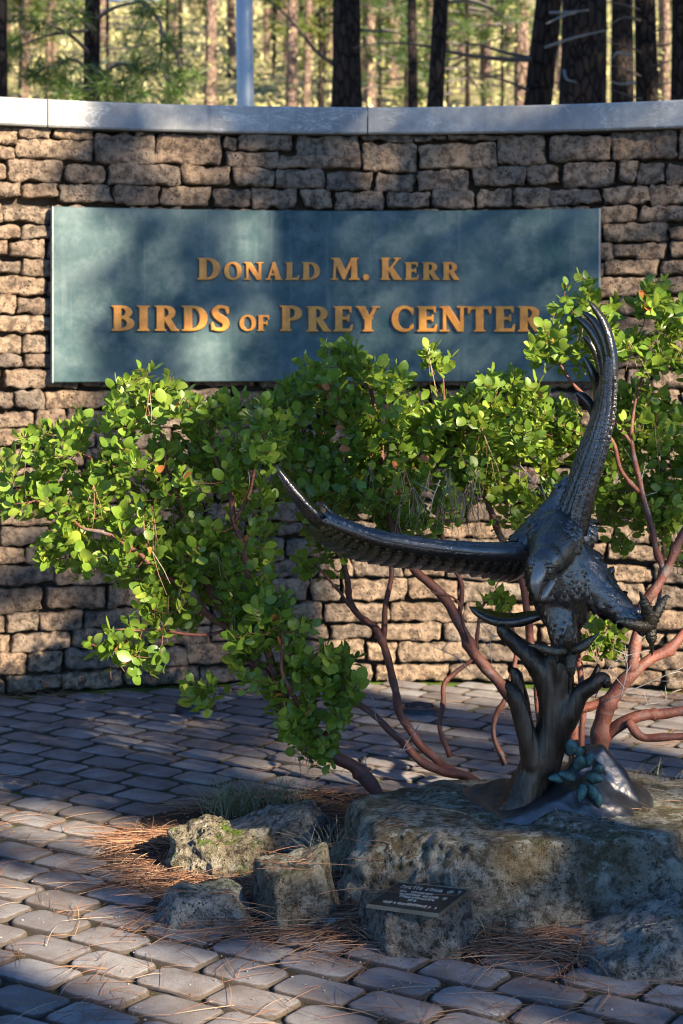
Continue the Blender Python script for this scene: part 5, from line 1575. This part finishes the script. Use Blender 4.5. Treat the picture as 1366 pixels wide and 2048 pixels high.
# ------------------------------------------------------------------ pines
def m_bark(name, c0, c1, crack):
    t = NT(name); co = t.coord('Object')
    v = t.voro(t.coord('Object', (1, 1, .35)), 13, 'DISTANCE_TO_EDGE')
    c = t.mix(t.ramp(t.noise(t.coord('Object', (1, 1, .4)), 9, 5, .7), [(.3, 0), (.7, 1)]), c0, c1)
    c = t.mix(t.ramp(v, [(.02, 1), (.12, 0)]), c, crack)
    h = t.math('ADD', t.ramp(v, [(0, 0), (.15, 1)]), t.math('MULTIPLY', t.noise(co, 40, 5, .7), .6))
    t.bsdf(c, .95, nrm=t.bump(h, 1, .04), spec=.15)
    return t.m
M_BARKD = m_bark('dark_young_pine_bark', (.022, .018, .017), (.050, .036, .031), (.008, .007, .007))
M_BARKO = m_bark('orange_old_pine_bark', (.20, .13, .095), (.33, .24, .19), (.06, .04, .035))
M_BRANCH = m_plain('dead_grey_branch', (.10, .085, .08), .9)
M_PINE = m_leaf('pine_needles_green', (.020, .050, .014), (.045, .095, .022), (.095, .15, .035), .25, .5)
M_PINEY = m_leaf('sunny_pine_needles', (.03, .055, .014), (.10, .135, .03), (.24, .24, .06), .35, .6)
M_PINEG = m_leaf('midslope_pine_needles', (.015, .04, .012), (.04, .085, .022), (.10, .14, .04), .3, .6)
M_BRUSH = m_leaf('yellow_hillside_brush', (.035, .05, .012), (.27, .26, .085), (.72, .64, .38), .3, .8)

def tuft_geo(rg, n, L, w, up=.35):
    vs = []; fs = []
    for _ in range(n):
        d = Vector((rg.gauss(0, 1), rg.gauss(0, 1), rg.gauss(up, .8))).normalized()
        b = d.orthogonal().normalized(); b = Matrix.Rotation(rg.uniform(0, 6.28), 3, d) @ b
        l = L * rg.uniform(.7, 1.1); k = len(vs)
        vs += [b * w * .5, -b * w * .5, d * l * .55 - b * w * .5 + Vector((0, 0, -.03 * l)), d * l * .55 + b * w * .5 + Vector((0, 0, -.03 * l)), d * l + Vector((0, 0, -.12 * l))]
        fs += [(k, k + 1, k + 2, k + 3), (k + 3, k + 2, k + 4)]
    return vs, fs
def trunk_mesh(pts, rad, mat, seg=16, rough=.05):
    P = bez(pts, 10); r = lin(rad, len(P)); mb = MB(); mb.tube(P, r, seg)
    for i, v in enumerate(mb.v):
        q = Vector(v); c = P[min(i // seg, len(P) - 1)]
        d = q - c
        mb.v[i] = tuple(c + d * (1 + rough * 2 * noise.noise(Vector((q.x * 7, q.y * 7, q.z * 1.6))) + rough * noise.noise(q * 14)))
    return mb.mesh('trunk', mat)
def crown(rg, base, top, rmax, n, L, w, per, shape=1.0):
    """branches with needle tufts between two heights of a trunk (points)"""
    tw = MB(); nd_ = MB()
    H = (top - base).length
    for k in range(n):
        u = (k + rg.random()) / n; p = base.lerp(top, u)
        a = rg.uniform(0, 6.28); R = rmax * (1 - u) ** .7 * rg.uniform(.55, 1.05) + .3
        e = p + Vector((math.cos(a) * R, math.sin(a) * R, R * rg.uniform(-.15, .45)))
        P = bez([p, p.lerp(e, .5) + Vector((0, 0, -.08 * R)), e], 4); tw.tube(P, lin([.012 + .012 * R, .006], len(P)), 5, cap=False)
        for j in range(per):
            q = P[rg.randrange(4, len(P))] + Vector((rg.gauss(0, .16), rg.gauss(0, .16), rg.gauss(.05, .12))) * max(.5, R * .45)
            vs, fs = tuft_geo(rg, 15, L, w); nd_.add([q + v for v in vs], fs, min(1, max(0, rg.gauss(.5, .25))))
    return tw, nd_

TREE_N = 0
def pine(label, xb, wpx, D, lean=0.0, bark=None, H=15.0, crown_from=7.5, rmax=2.0, nbr=40, group=None, name='pine_tree', needles=None, per=5, taper=.35, ztop=None):
    """xb: photo column of the trunk where it meets the coping's edge (row 205)"""
    global TREE_N; TREE_N += 1
    rg = random.Random(900 + TREE_N)
    c = at(xb, 205, D); z0 = hill_z(c.x, D) - .1 if D > 9 else -.05
    r = wpx * D / FPX / 2; sl = lean / 205.0                     # sideways drift per unit of height
    bp = Vector((c.x - sl * (c.z - z0), D, z0)); tp = Vector((c.x + sl * (z0 + H - c.z) * .6, D + rg.gauss(0, .2), z0 + H))
    m1 = c.copy()
    t = tag(empty(name, bp), label, 'tree', group)
    me = trunk_mesh([bp, m1, m1.lerp(tp, .5), tp], [r * 1.25, r, r * .62, r * .12], bark or M_BARKD, 18)
    link('trunk', me, t)
    b = m1.lerp(tp, .05); b = Vector((c.x, D, 0)).lerp(tp, 0); b.z = z0 + crown_from
    b.x = c.x + sl * (b.z - c.z)
    tw, nd_ = crown(rg, b, tp, rmax, nbr, .24, .016, per)
    tag(tw.build('branches', M_BRANCH, t), kind='stuff')
    tag(nd_.build('crown', needles or M_PINE, t), kind='stuff')
    return t
def dead_branch(t, pts, r):
    mb = MB(); P = bez([at(*q) for q in pts], 6); mb.tube(P, lin(r, len(P)), 6); mb.build('dead_branch', M_BRANCH, t)

gN = 'dark pines close behind the wall'
T1 = pine('slim dark pine trunk on the far side of the young pine from the flagpole', 0, 34, 16, -2, group=gN, crown_from=7)
T2 = pine('slim young pine with green needle tufts hanging low beside the flagpole', 183, 34, 17, 2, group=gN, H=11, crown_from=5.6, rmax=1.8)
T3 = pine('stout straight dark pine trunk standing alone next to the flagpole', 692, 60, 22, 2, group=gN, crown_from=8.5)
T4 = pine('slender dark pine leaning right, next to the stout lone trunk', 871, 33, 20, 14, group=gN, crown_from=8)
T5 = pine('thin dark pine between the stout lone trunk and the slender leaning one', 826, 20, 30, -3, group=gN, crown_from=10, H=18)
T6 = pine('dark pine leaning hard towards the thickest trunk', 1075, 58, 22, 34, group=gN, crown_from=8.5)
T7 = pine('thickest dark pine trunk, with pale broken branch stubs', 1166, 94, 21, 3, group=gN, crown_from=8.5, H=19)
T8 = pine('greyish pine trunk half hidden beyond the thickest trunk', 1245, 46, 28, -2, group=gN, crown_from=9.5, H=18)
T9 = pine('dark straight pine with many dead twigs, beyond the thickest trunk', 1294, 46, 22, -6, group=gN, crown_from=8.5)
T10 = pine('dark pine trunk standing last in the row past the thickest trunk', 1362, 44, 21, 2, group=gN, crown_from=8)
dead_branch(T6, [(1075, 120, 22), (1000, 118, 21.6), (920, 108, 21.2), (850, 92, 20.8), (770, 86, 20.5), (705, 96, 20.3)], [.035, .028, .02, .012, .006])
dead_branch(T6, [(1075, 118, 22), (1010, 105, 21.7), (950, 88, 21.4), (905, 92, 21)], [.028, .02, .012, .006])
dead_branch(T6, [(1075, 190, 22), (1020, 165, 21.7), (985, 155, 21.4), (950, 152, 21)], [.024, .016, .01, .005])
dead_branch(T4, [(885, 5, 20), (940, 3, 20), (985, 20, 20), (1030, 55, 20)], [.02, .016, .012, .006])
dead_branch(T3, [(715, 60, 22), (760, 62, 21.8), (800, 68, 21.5), (820, 82, 21.2)], [.02, .014, .008, .005])
dead_branch(T3, [(668, 130, 22), (630, 100, 21.8), (590, 50, 21.5), (540, 0, 21.2)], [.028, .022, .016, .010])
M_BLEACH = m_plain('bleached_branch_stub', (.14, .15, .165), .8)
for pts in ([(1100, 25, 20.9), (1140, 24, 20.4), (1178, 20, 20.2)], [(1150, 25, 20.6), (1125, 32, 20.4), (1092, 48, 20.2)], [(1128, 140, 20.6), (1133, 158, 20.4), (1152, 164, 20.3)], [(1265, 112, 20.6), (1235, 105, 20.4), (1225, 118, 20.3)], [(1270, 165, 21), (1240, 168, 20.6), (1215, 160, 20.5)], [(1090, 95, 20.8), (1150, 75, 20.5), (1215, 60, 20.3)]):
    mb = MB(); P = bez([at(*q) for q in pts], 5); mb.tube(P, lin([.018, .014, .006], len(P)), 6); mb.build('branch_stub', M_BLEACH, T7)
rg = random.Random(55)
for k in range(9):
    y = 10 + k * 22; dx = rg.choice((-1, 1)); x0 = 1294
    dead_branch(T9, [(x0, y + 15, 22), (x0 + dx * rg.uniform(25, 45), y + rg.uniform(-5, 18), 21.7), (x0 + dx * rg.uniform(60, 95), y + rg.uniform(-25, 30), 21.4)], [.018, .010, .004])
# low needle branches of the young pine
br = MB(); nd_ = MB(); rg = random.Random(61)
for pts, sz in [([(183, 110, 17), (140, 70, 16.7), (90, 45, 16.5), (40, 30, 16.3)], .8), ([(183, 150, 17), (150, 120, 16.6), (110, 130, 16.3), (60, 150, 16.0)], 1), ([(183, 190, 17), (130, 165, 16.5), (80, 170, 16.2)], 1), ([(183, 170, 17), (235, 130, 16.8), (280, 140, 16.5), (300, 165, 16.3)], 1), ([(190, 40, 17), (230, 15, 16.8), (285, 5, 16.5), (300, 25, 16.4)], .9), ([(285, 5, 16.5), (320, 45, 16.3), (322, 95, 16.2), (318, 140, 16.2)], .8),
                ([(183, 200, 17), (215, 175, 16.6), (250, 175, 16.3), (275, 195, 16.2)], 1), ([(320, 60, 16.3), (355, 110, 16.2), (365, 160, 16.1)], .8), ([(183, 180, 17), (150, 185, 16.3), (110, 190, 16)], 1), ([(183, 60, 17), (100, 70, 16.7), (20, 100, 16.5), (-20, 110, 16.4)], .8), ([(183, 130, 17), (200, 150, 16.3), (215, 190, 16.1)], 1), ([(190, 60, 17), (160, 40, 16.4), (120, 20, 16.2)], .7), ([(330, 150, 16.2), (345, 175, 16.1), (350, 195, 16.1)], .7)]:
    P = bez([at(*q) for q in pts], 6); br.tube(P, lin([.022, .006], len(P)), 6, cap=False)
    for j in range(int(12 * sz)):
        q = P[rg.randrange(len(P) // 2, len(P))] + Vector((rg.gauss(0, .07), rg.gauss(0, .12), rg.gauss(0, .05)))
        vs, fs = tuft_geo(rg, 26, .20, .007, -.1); nd_.add([q + v for v in vs], fs, min(1, max(0, rg.gauss(.45, .25))))
tag(br.build('low_branches', M_BRANCH, T2), kind='stuff'); tag(nd_.build('low_needles', M_PINE, T2), kind='stuff')

gM = 'paler pines farther up the slope'
for lb, x, w, D, ln, bk in [('pale pinkish pine trunk midway between the young pine and the flagpole', 421, 26, 48, 3, M_BARKO), ('pair-forming pale trunk between flagpole and stout lone trunk', 583, 24, 46, 4, M_BARKO), ('thin grey trunk just before the stout lone pine', 642, 14, 52, 2, M_BARKD), ('mauve-grey trunk just past the stout lone pine', 741, 20, 50, 1, M_BARKO), ('brightly sunlit pale trunk between the stout lone pine and the thin dark one', 784, 28, 58, -2, M_BARKO),
                         ('brown mid-distance trunk just before the hard-leaning pine', 1044, 32, 36, -2, M_BARKO), ('thin faint trunk amid the green foliage past the slender leaning pine', 974, 18, 50, 2, M_BARKO), ('narrow pale trunk seen between the dark pines past the thickest trunk', 1332, 18, 45, 0, M_BARKO), ('thin trunk beyond the young pine on its flagpole side', 362, 11, 55, -2, M_BARKD), ('sunlit trunk glimpsed between the hard-leaning pine and the thickest one', 1112, 22, 55, 0, M_BARKO), ('thin sunlit trunk on the slope between first pine and young pine', 95, 14, 52, 3, M_BARKO)]:
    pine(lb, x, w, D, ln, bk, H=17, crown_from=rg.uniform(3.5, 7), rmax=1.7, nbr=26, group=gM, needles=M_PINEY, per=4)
# a green sapling thicket right of the slender pine, then far pines over the hillside
pine('soft green bushy pine filling the gap past the slender leaning trunk', 935, 10, 33, 0, M_BARKD, H=9.5, crown_from=2.0, rmax=1.5, nbr=60, group=gM, per=7)
pine('small bushy pine low on the slope beside the thin dark trunk', 760, 8, 40, 0, M_BARKD, H=6, crown_from=1.5, rmax=1.0, nbr=34, group=gM, per=5)
for lb, x, D, H in [('bushy green pine up the slope behind the thin dark trunk', 812, 44, 12), ('bushy green pine up the slope behind the slender leaning trunk', 895, 50, 13), ('bushy green pine up the slope before the brown mid-distance trunk', 1005, 42, 11), ('bushy green pine up the slope beside the pale pair-forming trunk', 548, 62, 12), ('bushy green pine up the slope behind the thin trunk by the young pine', 335, 52, 11), ('bushy green pine up the slope behind the young pine', 215, 46, 11), ('bushy green pine up the slope behind the first dark trunk', 40, 50, 12), ('bushy green pine up the slope behind the thin grey trunk', 650, 58, 12), ('bushy green pine up the slope behind the thickest trunk', 1190, 48, 13), ('bushy green pine up the slope behind the last dark pines', 1320, 52, 13)]:
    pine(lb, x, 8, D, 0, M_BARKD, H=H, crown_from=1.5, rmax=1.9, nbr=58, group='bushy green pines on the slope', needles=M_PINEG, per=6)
# distant pines: a few kinds, copied
protos = []
for k in range(4):
    r2 = random.Random(700 + k); Hh = r2.uniform(10, 15)
    tm = trunk_mesh([(0, 0, -.3), (r2.gauss(0, .1), 0, Hh * .5), (0, 0, Hh)], [.20, .15, .03], M_BARKO, 9)
    tw, nn_ = crown(r2, Vector((0, 0, Hh * .22)), Vector((0, 0, Hh)), 2.0, 46, .42, .05, 5)
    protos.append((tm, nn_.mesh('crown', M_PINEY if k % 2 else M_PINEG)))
r2 = random.Random(43)
for k in range(80):
    D = r2.uniform(48, 128); x = r2.uniform(-.21, .21) * D
    t = tag(empty('distant_pine', (x, D, hill_z(x, D))), 'distant sunlit pine, one of many on the hillside beyond the wall', 'tree', 'distant pines on the sunny hillside')
    s = r2.uniform(.65, 1.0); t.rotation_euler = (0, 0, r2.uniform(0, 6.28)); t.scale = (s, s, s)
    tm, cm = r2.choice(protos)
    for nm, me in (('trunk', tm), ('crown', cm)):
        o = bpy.data.objects.new(nm, me); COL.objects.link(o); o.parent = t
        if nm == 'crown': tag(o, kind='stuff')
bs_ = MB()
for _ in range(27000):
    D = 26 + 98 * r2.random() ** 1.2; x = r2.uniform(-.23, .23) * D; z = hill_z(x, D); s = r2.uniform(.03, .12) * (.5 + D / 90)
    hh = noise.noise(Vector((x * .22, D * .22, 0))); c = Vector((x, D, z + abs(r2.gauss(0, .5)) * (3.2 if hh > .12 else .5)))
    a = Vector((r2.gauss(0, 1), r2.gauss(0, 1), r2.gauss(0, 1))).normalized(); b = a.orthogonal().normalized()
    bs_.add([c + a * s, c + b * s * .6, c - a * s, c - b * s * .6], [(0, 1, 2, 3)], min(1, max(0, r2.gauss(.28 if hh > .12 else .62, .24))))
tag(bs_.build('hillside_brush', M_BRUSH), 'sunlit yellow-green brush and dry grass covering the far hillside', 'brush', kind='stuff')

# ================================================================== unseen pines behind the viewer: crowns shaped to cast chosen lit and dark patches
hd = Vector((to_sun.x, to_sun.y, 0)).normalized(); e1 = Vector((-hd.y, hd.x, 0)); e2 = to_sun.cross(e1)
if e2.z < 0: e2 = -e2
if e1.x < 0: e1 = -e1
def sp_(p): return (p.dot(e1), p.dot(e2))
def wl_(x, y):
    s, z = wall_hit(x, y); return wall_pt(s, z)
TG = []                                               # (u, w), lit?, reach
def tgt(p, lit, r=.24): TG.append((sp_(p), lit, r))
for x, y in [(30, 400), (30, 470), (30, 540), (30, 610), (30, 680), (30, 750), (30, 820), (80, 450), (80, 560), (80, 670), (80, 760), (20, 225), (380, 305), (410, 385), (60, 360), (60, 290), (130, 460), (150, 500), (140, 560), (125, 650), (140, 700), (140, 740), (420, 690), (400, 740), (460, 735), (350, 755), (560, 490), (480, 470), (20, 900), (40, 1000), (690, 1140), (690, 1240), (700, 1340), (800, 1140), (800, 1230), (800, 1330), (930, 1160), (930, 1260), (1000, 1330), (1110, 1350), (1240, 1190), (1240, 1300), (1310, 1290), (1330, 1200), (1340, 1100), (1340, 1000), (1350, 870), (1250, 530), (1320, 620), (40, 1320), (110, 1340)]: tgt(wl_(x, y), 1)
for x, y in [(215, 430), (235, 490), (225, 550), (230, 610), (225, 660), (245, 720), (270, 560), (280, 650), (300, 760), (330, 440), (330, 560), (430, 560), (450, 450), (620, 600), (600, 700), (700, 430), (700, 560), (850, 440), (850, 600), (900, 520), (1050, 450), (1150, 500), (1100, 620), (280, 235), (450, 240), (650, 250), (850, 250), (1050, 250), (1250, 240), (1340, 240), (220, 320), (550, 320), (700, 330), (850, 330), (1000, 330), (1150, 330), (1300, 330), (1270, 430), (1340, 500), (560, 400), (150, 350), (540, 640), (650, 500), (780, 650), (1000, 560), (960, 660), (1150, 700), (520, 760), (100, 1150), (200, 1200), (280, 1300), (150, 1100), (400, 1330), (300, 1180), (450, 1250), (560, 1300), (220, 1340), (400, 1150), (380, 620), (500, 620), (700, 700), (880, 680)]: tgt(wl_(x, y), 0)
for x, y, D in [(1130, 610, 5.85), (1200, 690, 5.8), (1290, 690, 5.8), (1100, 680, 5.8), (1160, 650, 5.8), (1250, 640, 5.85), (760, 900, 5.8), (830, 920, 5.8), (960, 880, 5.8), (1040, 840, 5.8), (860, 700, 5.8), (740, 970, 5.8), (980, 790, 5.8), (100, 880, 5.6), (200, 930, 5.5), (300, 1000, 5.45), (350, 1090, 5.45), (230, 1260, 5.45), (50, 960, 5.5), (250, 1120, 5.5), (300, 860, 5.6), (400, 1690, 5.3), (470, 1680, 5.3), (1340, 1680, 4.9), (1270, 940, 5.8), (1290, 1230, 5.7)]: tgt(at(x, y, D), 1, .24)
tgt(at(600, 1770, 4.9), 1, .08); tgt(at(1218, 880, 5.1), 1, .06)
for x, y, D in [(480, 1010, 5.6), (500, 1200, 5.6), (620, 1330, 5.5), (600, 1450, 5.5), (450, 830, 5.7), (600, 900, 5.9), (1150, 900, 6.1), (1330, 900, 6.1), (1100, 1130, 5.1), (1120, 1210, 5.1), (1060, 1090, 5.1), (900, 1095, 5.1), (760, 1085, 5.1), (640, 1020, 5.1), (580, 970, 5.1), (1080, 1450, 5.15), (1060, 1560, 5.1), (1100, 1330, 5.1), (1150, 980, 5.15), (1190, 800, 5.15), (1200, 700, 5.15), (1240, 1210, 5.1), (1150, 1580, 5.05), (600, 1640, 5.5), (410, 1810, 4.9), (840, 1870, 4.6), (1280, 1870, 4.55), (800, 1600, 5.3), (720, 1700, 5.0), (800, 1760, 4.9), (950, 1760, 4.8), (1100, 1770, 4.75), (1230, 1770, 4.75), (950, 1640, 5.0), (900, 1570, 5.3)]: tgt(at(x, y, D), 0)
for x, y in [(950, 1380), (800, 1390), (700, 1380), (1250, 1500), (1320, 1460), (1180, 1400), (1330, 1520), (290, 1690), (390, 1640), (170, 1660), (40, 1640), (60, 1780), (170, 1840), (60, 1900), (220, 1930), (330, 2000), (450, 1940), (560, 1990), (150, 1400), (40, 1400)]: tgt(ground(x, y), 1, .15)
for x, y in [(200, 1500), (100, 1560), (350, 1560), (100, 1450), (300, 1440), (20, 1540), (100, 1720), (180, 1750), (40, 2030), (150, 1990), (700, 1960), (850, 1950), (850, 2030), (1000, 1970), (1150, 2000), (1300, 1980), (1300, 2040), (600, 1880), (700, 1870), (1050, 1910), (380, 1890), (900, 1480), (1000, 1440), (680, 1600), (50, 1500), (150, 1530), (250, 1570), (60, 1590), (180, 1600), (280, 1500), (420, 1500), (400, 1440), (500, 1400), (620, 1450), (750, 1460), (850, 1450), (560, 1480)]: tgt(ground(x, y), 0)
for x, y, D in [(487, 20, 11.5), (489, 110, 11.5), (490, 195, 11.5), (183, 60, 17), (183, 160, 17), (5, 100, 16), (692, 60, 22), (692, 160, 22), (871, 60, 20), (871, 160, 20), (1085, 60, 22), (1075, 160, 22), (1166, 60, 21), (1166, 160, 21), (1294, 100, 22), (1360, 100, 21)]: tgt(at(x, y, D), 0)
def open_sky(uu, ww):
    (a, b), lit, r = min(TG, key=lambda q: math.hypot(uu - q[0][0], ww - q[0][1]))
    d = math.hypot(uu - a, ww - b)
    return (lit and d < r + .12) or d > (1.1 if ww < 6.5 else .55)
rg = random.Random(2024)
TS = []
for (u, s, H) in ((2.2, 12.0, 17), (3.9, 13.5, 18), (5.5, 11.5, 17), (7.3, 13.0, 18), (0.2, 13.5, 17), (9.2, 12.5, 17), (11.5, 13.5, 18), (14, 12.5, 18), (16.5, 13.5, 18)):  # the last three are added to shade the near trunks
    TS.append((u, s, H, [], MB(), MB()))
uv = []
u = -1.2
while u < 17.5:
    w = -0.6
    while w < (6.6 if u < 6.3 else 14.0):
        uu, ww = u + rg.uniform(-.04, .04), w + rg.uniform(-.04, .04)
        w += .13
        if open_sky(uu, ww): continue
        uv.append((uu, ww))
    u += .13
for uu, ww in uv:
    T = min(TS, key=lambda q: abs(q[0] - uu) + rg.uniform(0, .9))
    s = T[1] + rg.uniform(-1.3, 1.3)
    T[3].append(e1 * uu + e2 * ww + to_sun * s)
labs = ['tall shade pine outside the picture, straight behind the viewer', 'tall shade pine outside the picture, second along the path', 'tall shade pine outside the picture, third along the path', 'tall shade pine outside the picture, fourth along the path', 'tall shade pine outside the picture, at the near end of the row', 'tall shade pine outside the picture, at the far end of the row', 'tall shade pine outside the picture, added past the wall end to shade the near trunks', 'tall shade pine outside the picture, second added past the wall end to shade the near trunks', 'tall shade pine outside the picture, third added past the wall end to shade the near trunks']
for (u, s, H, cl, tw, nn_), lb in zip(TS, labs):
    if len(cl) < 40: continue
    # the ground plan position: undo the height part of e2
    zmid = sum(c.z for c in cl) / max(1, len(cl)); cen = sum(cl, Vector()) / max(1, len(cl))
    b = Vector((cen.x, cen.y, 0))
    t = tag(empty('shade_pine', b), lb, 'tree', 'tall pines behind the viewer')
    top = Vector((b.x, b.y, max(c.z for c in cl) + 2.5))
    link('trunk', trunk_mesh([b, Vector((b.x, b.y, 5)), Vector((b.x + .1, b.y, 10)), top], [.24, .20, .14, .03], M_BARKD, 14), t)
    for c in cl:
        a = Vector((b.x, b.y, min(c.z - .2, top.z - .5)))
        if rg.random() < .15: tw.tube(bez([a, a.lerp(c, .5) + Vector((0, 0, .1)), c], 3), lin([.035, .008], 7), 5, cap=False)
        for _ in range(7):
            q = c + Vector((rg.gauss(0, .055), rg.gauss(0, .055), rg.gauss(0, .055)))
            vs, fs = tuft_geo(rg, 10, .085, .034); nn_.add([q + v for v in vs], fs, min(1, max(0, rg.gauss(.5, .25))))
    tag(tw.build('branches', M_BRANCH, t), kind='stuff'); tag(nn_.build('crown', M_PINE, t), kind='stuff')
print('shade clumps', len(uv))
# unseen pines added past the wall's end to keep the near trunks in shade
for k, (x, y, H, lb) in enumerate([(9.5, 9.0, 17, 'tall dense unseen pine added to shade the near trunks, nearest the wall end'), (12.0, 12.5, 18, 'tall dense unseen pine added to shade the near trunks, behind the nearest'), (13.5, 7.0, 19, 'tall dense unseen pine added to shade the near trunks, beside the path'), (15.5, 15.5, 19, 'tall dense unseen pine added to shade the near trunks, highest up the slope'), (10.5, 15.5, 17, 'tall dense unseen pine added to shade the near trunks, close to the dark trunks'), (17.5, 10.0, 19, 'tall dense unseen pine added to shade the near trunks, farthest from the wall')]):
    r3 = random.Random(3000 + k); t = tag(empty('added_shade_pine', (x, y, 0)), lb, 'tree', 'unseen pines added to shade the near trunks')
    link('trunk', trunk_mesh([(x, y, -.1), (x, y, 6), (x + .1, y, 12), (x, y, H)], [.26, .2, .13, .03], M_BARKD, 12), t)
    tw, nn_ = crown(r3, Vector((x, y, 5.5)), Vector((x, y, H)), 3.6, 75, .34, .05, 9)
    tag(tw.build('branches', M_BRANCH, t), kind='stuff'); tag(nn_.build('crown', M_PINE, t), kind='stuff')
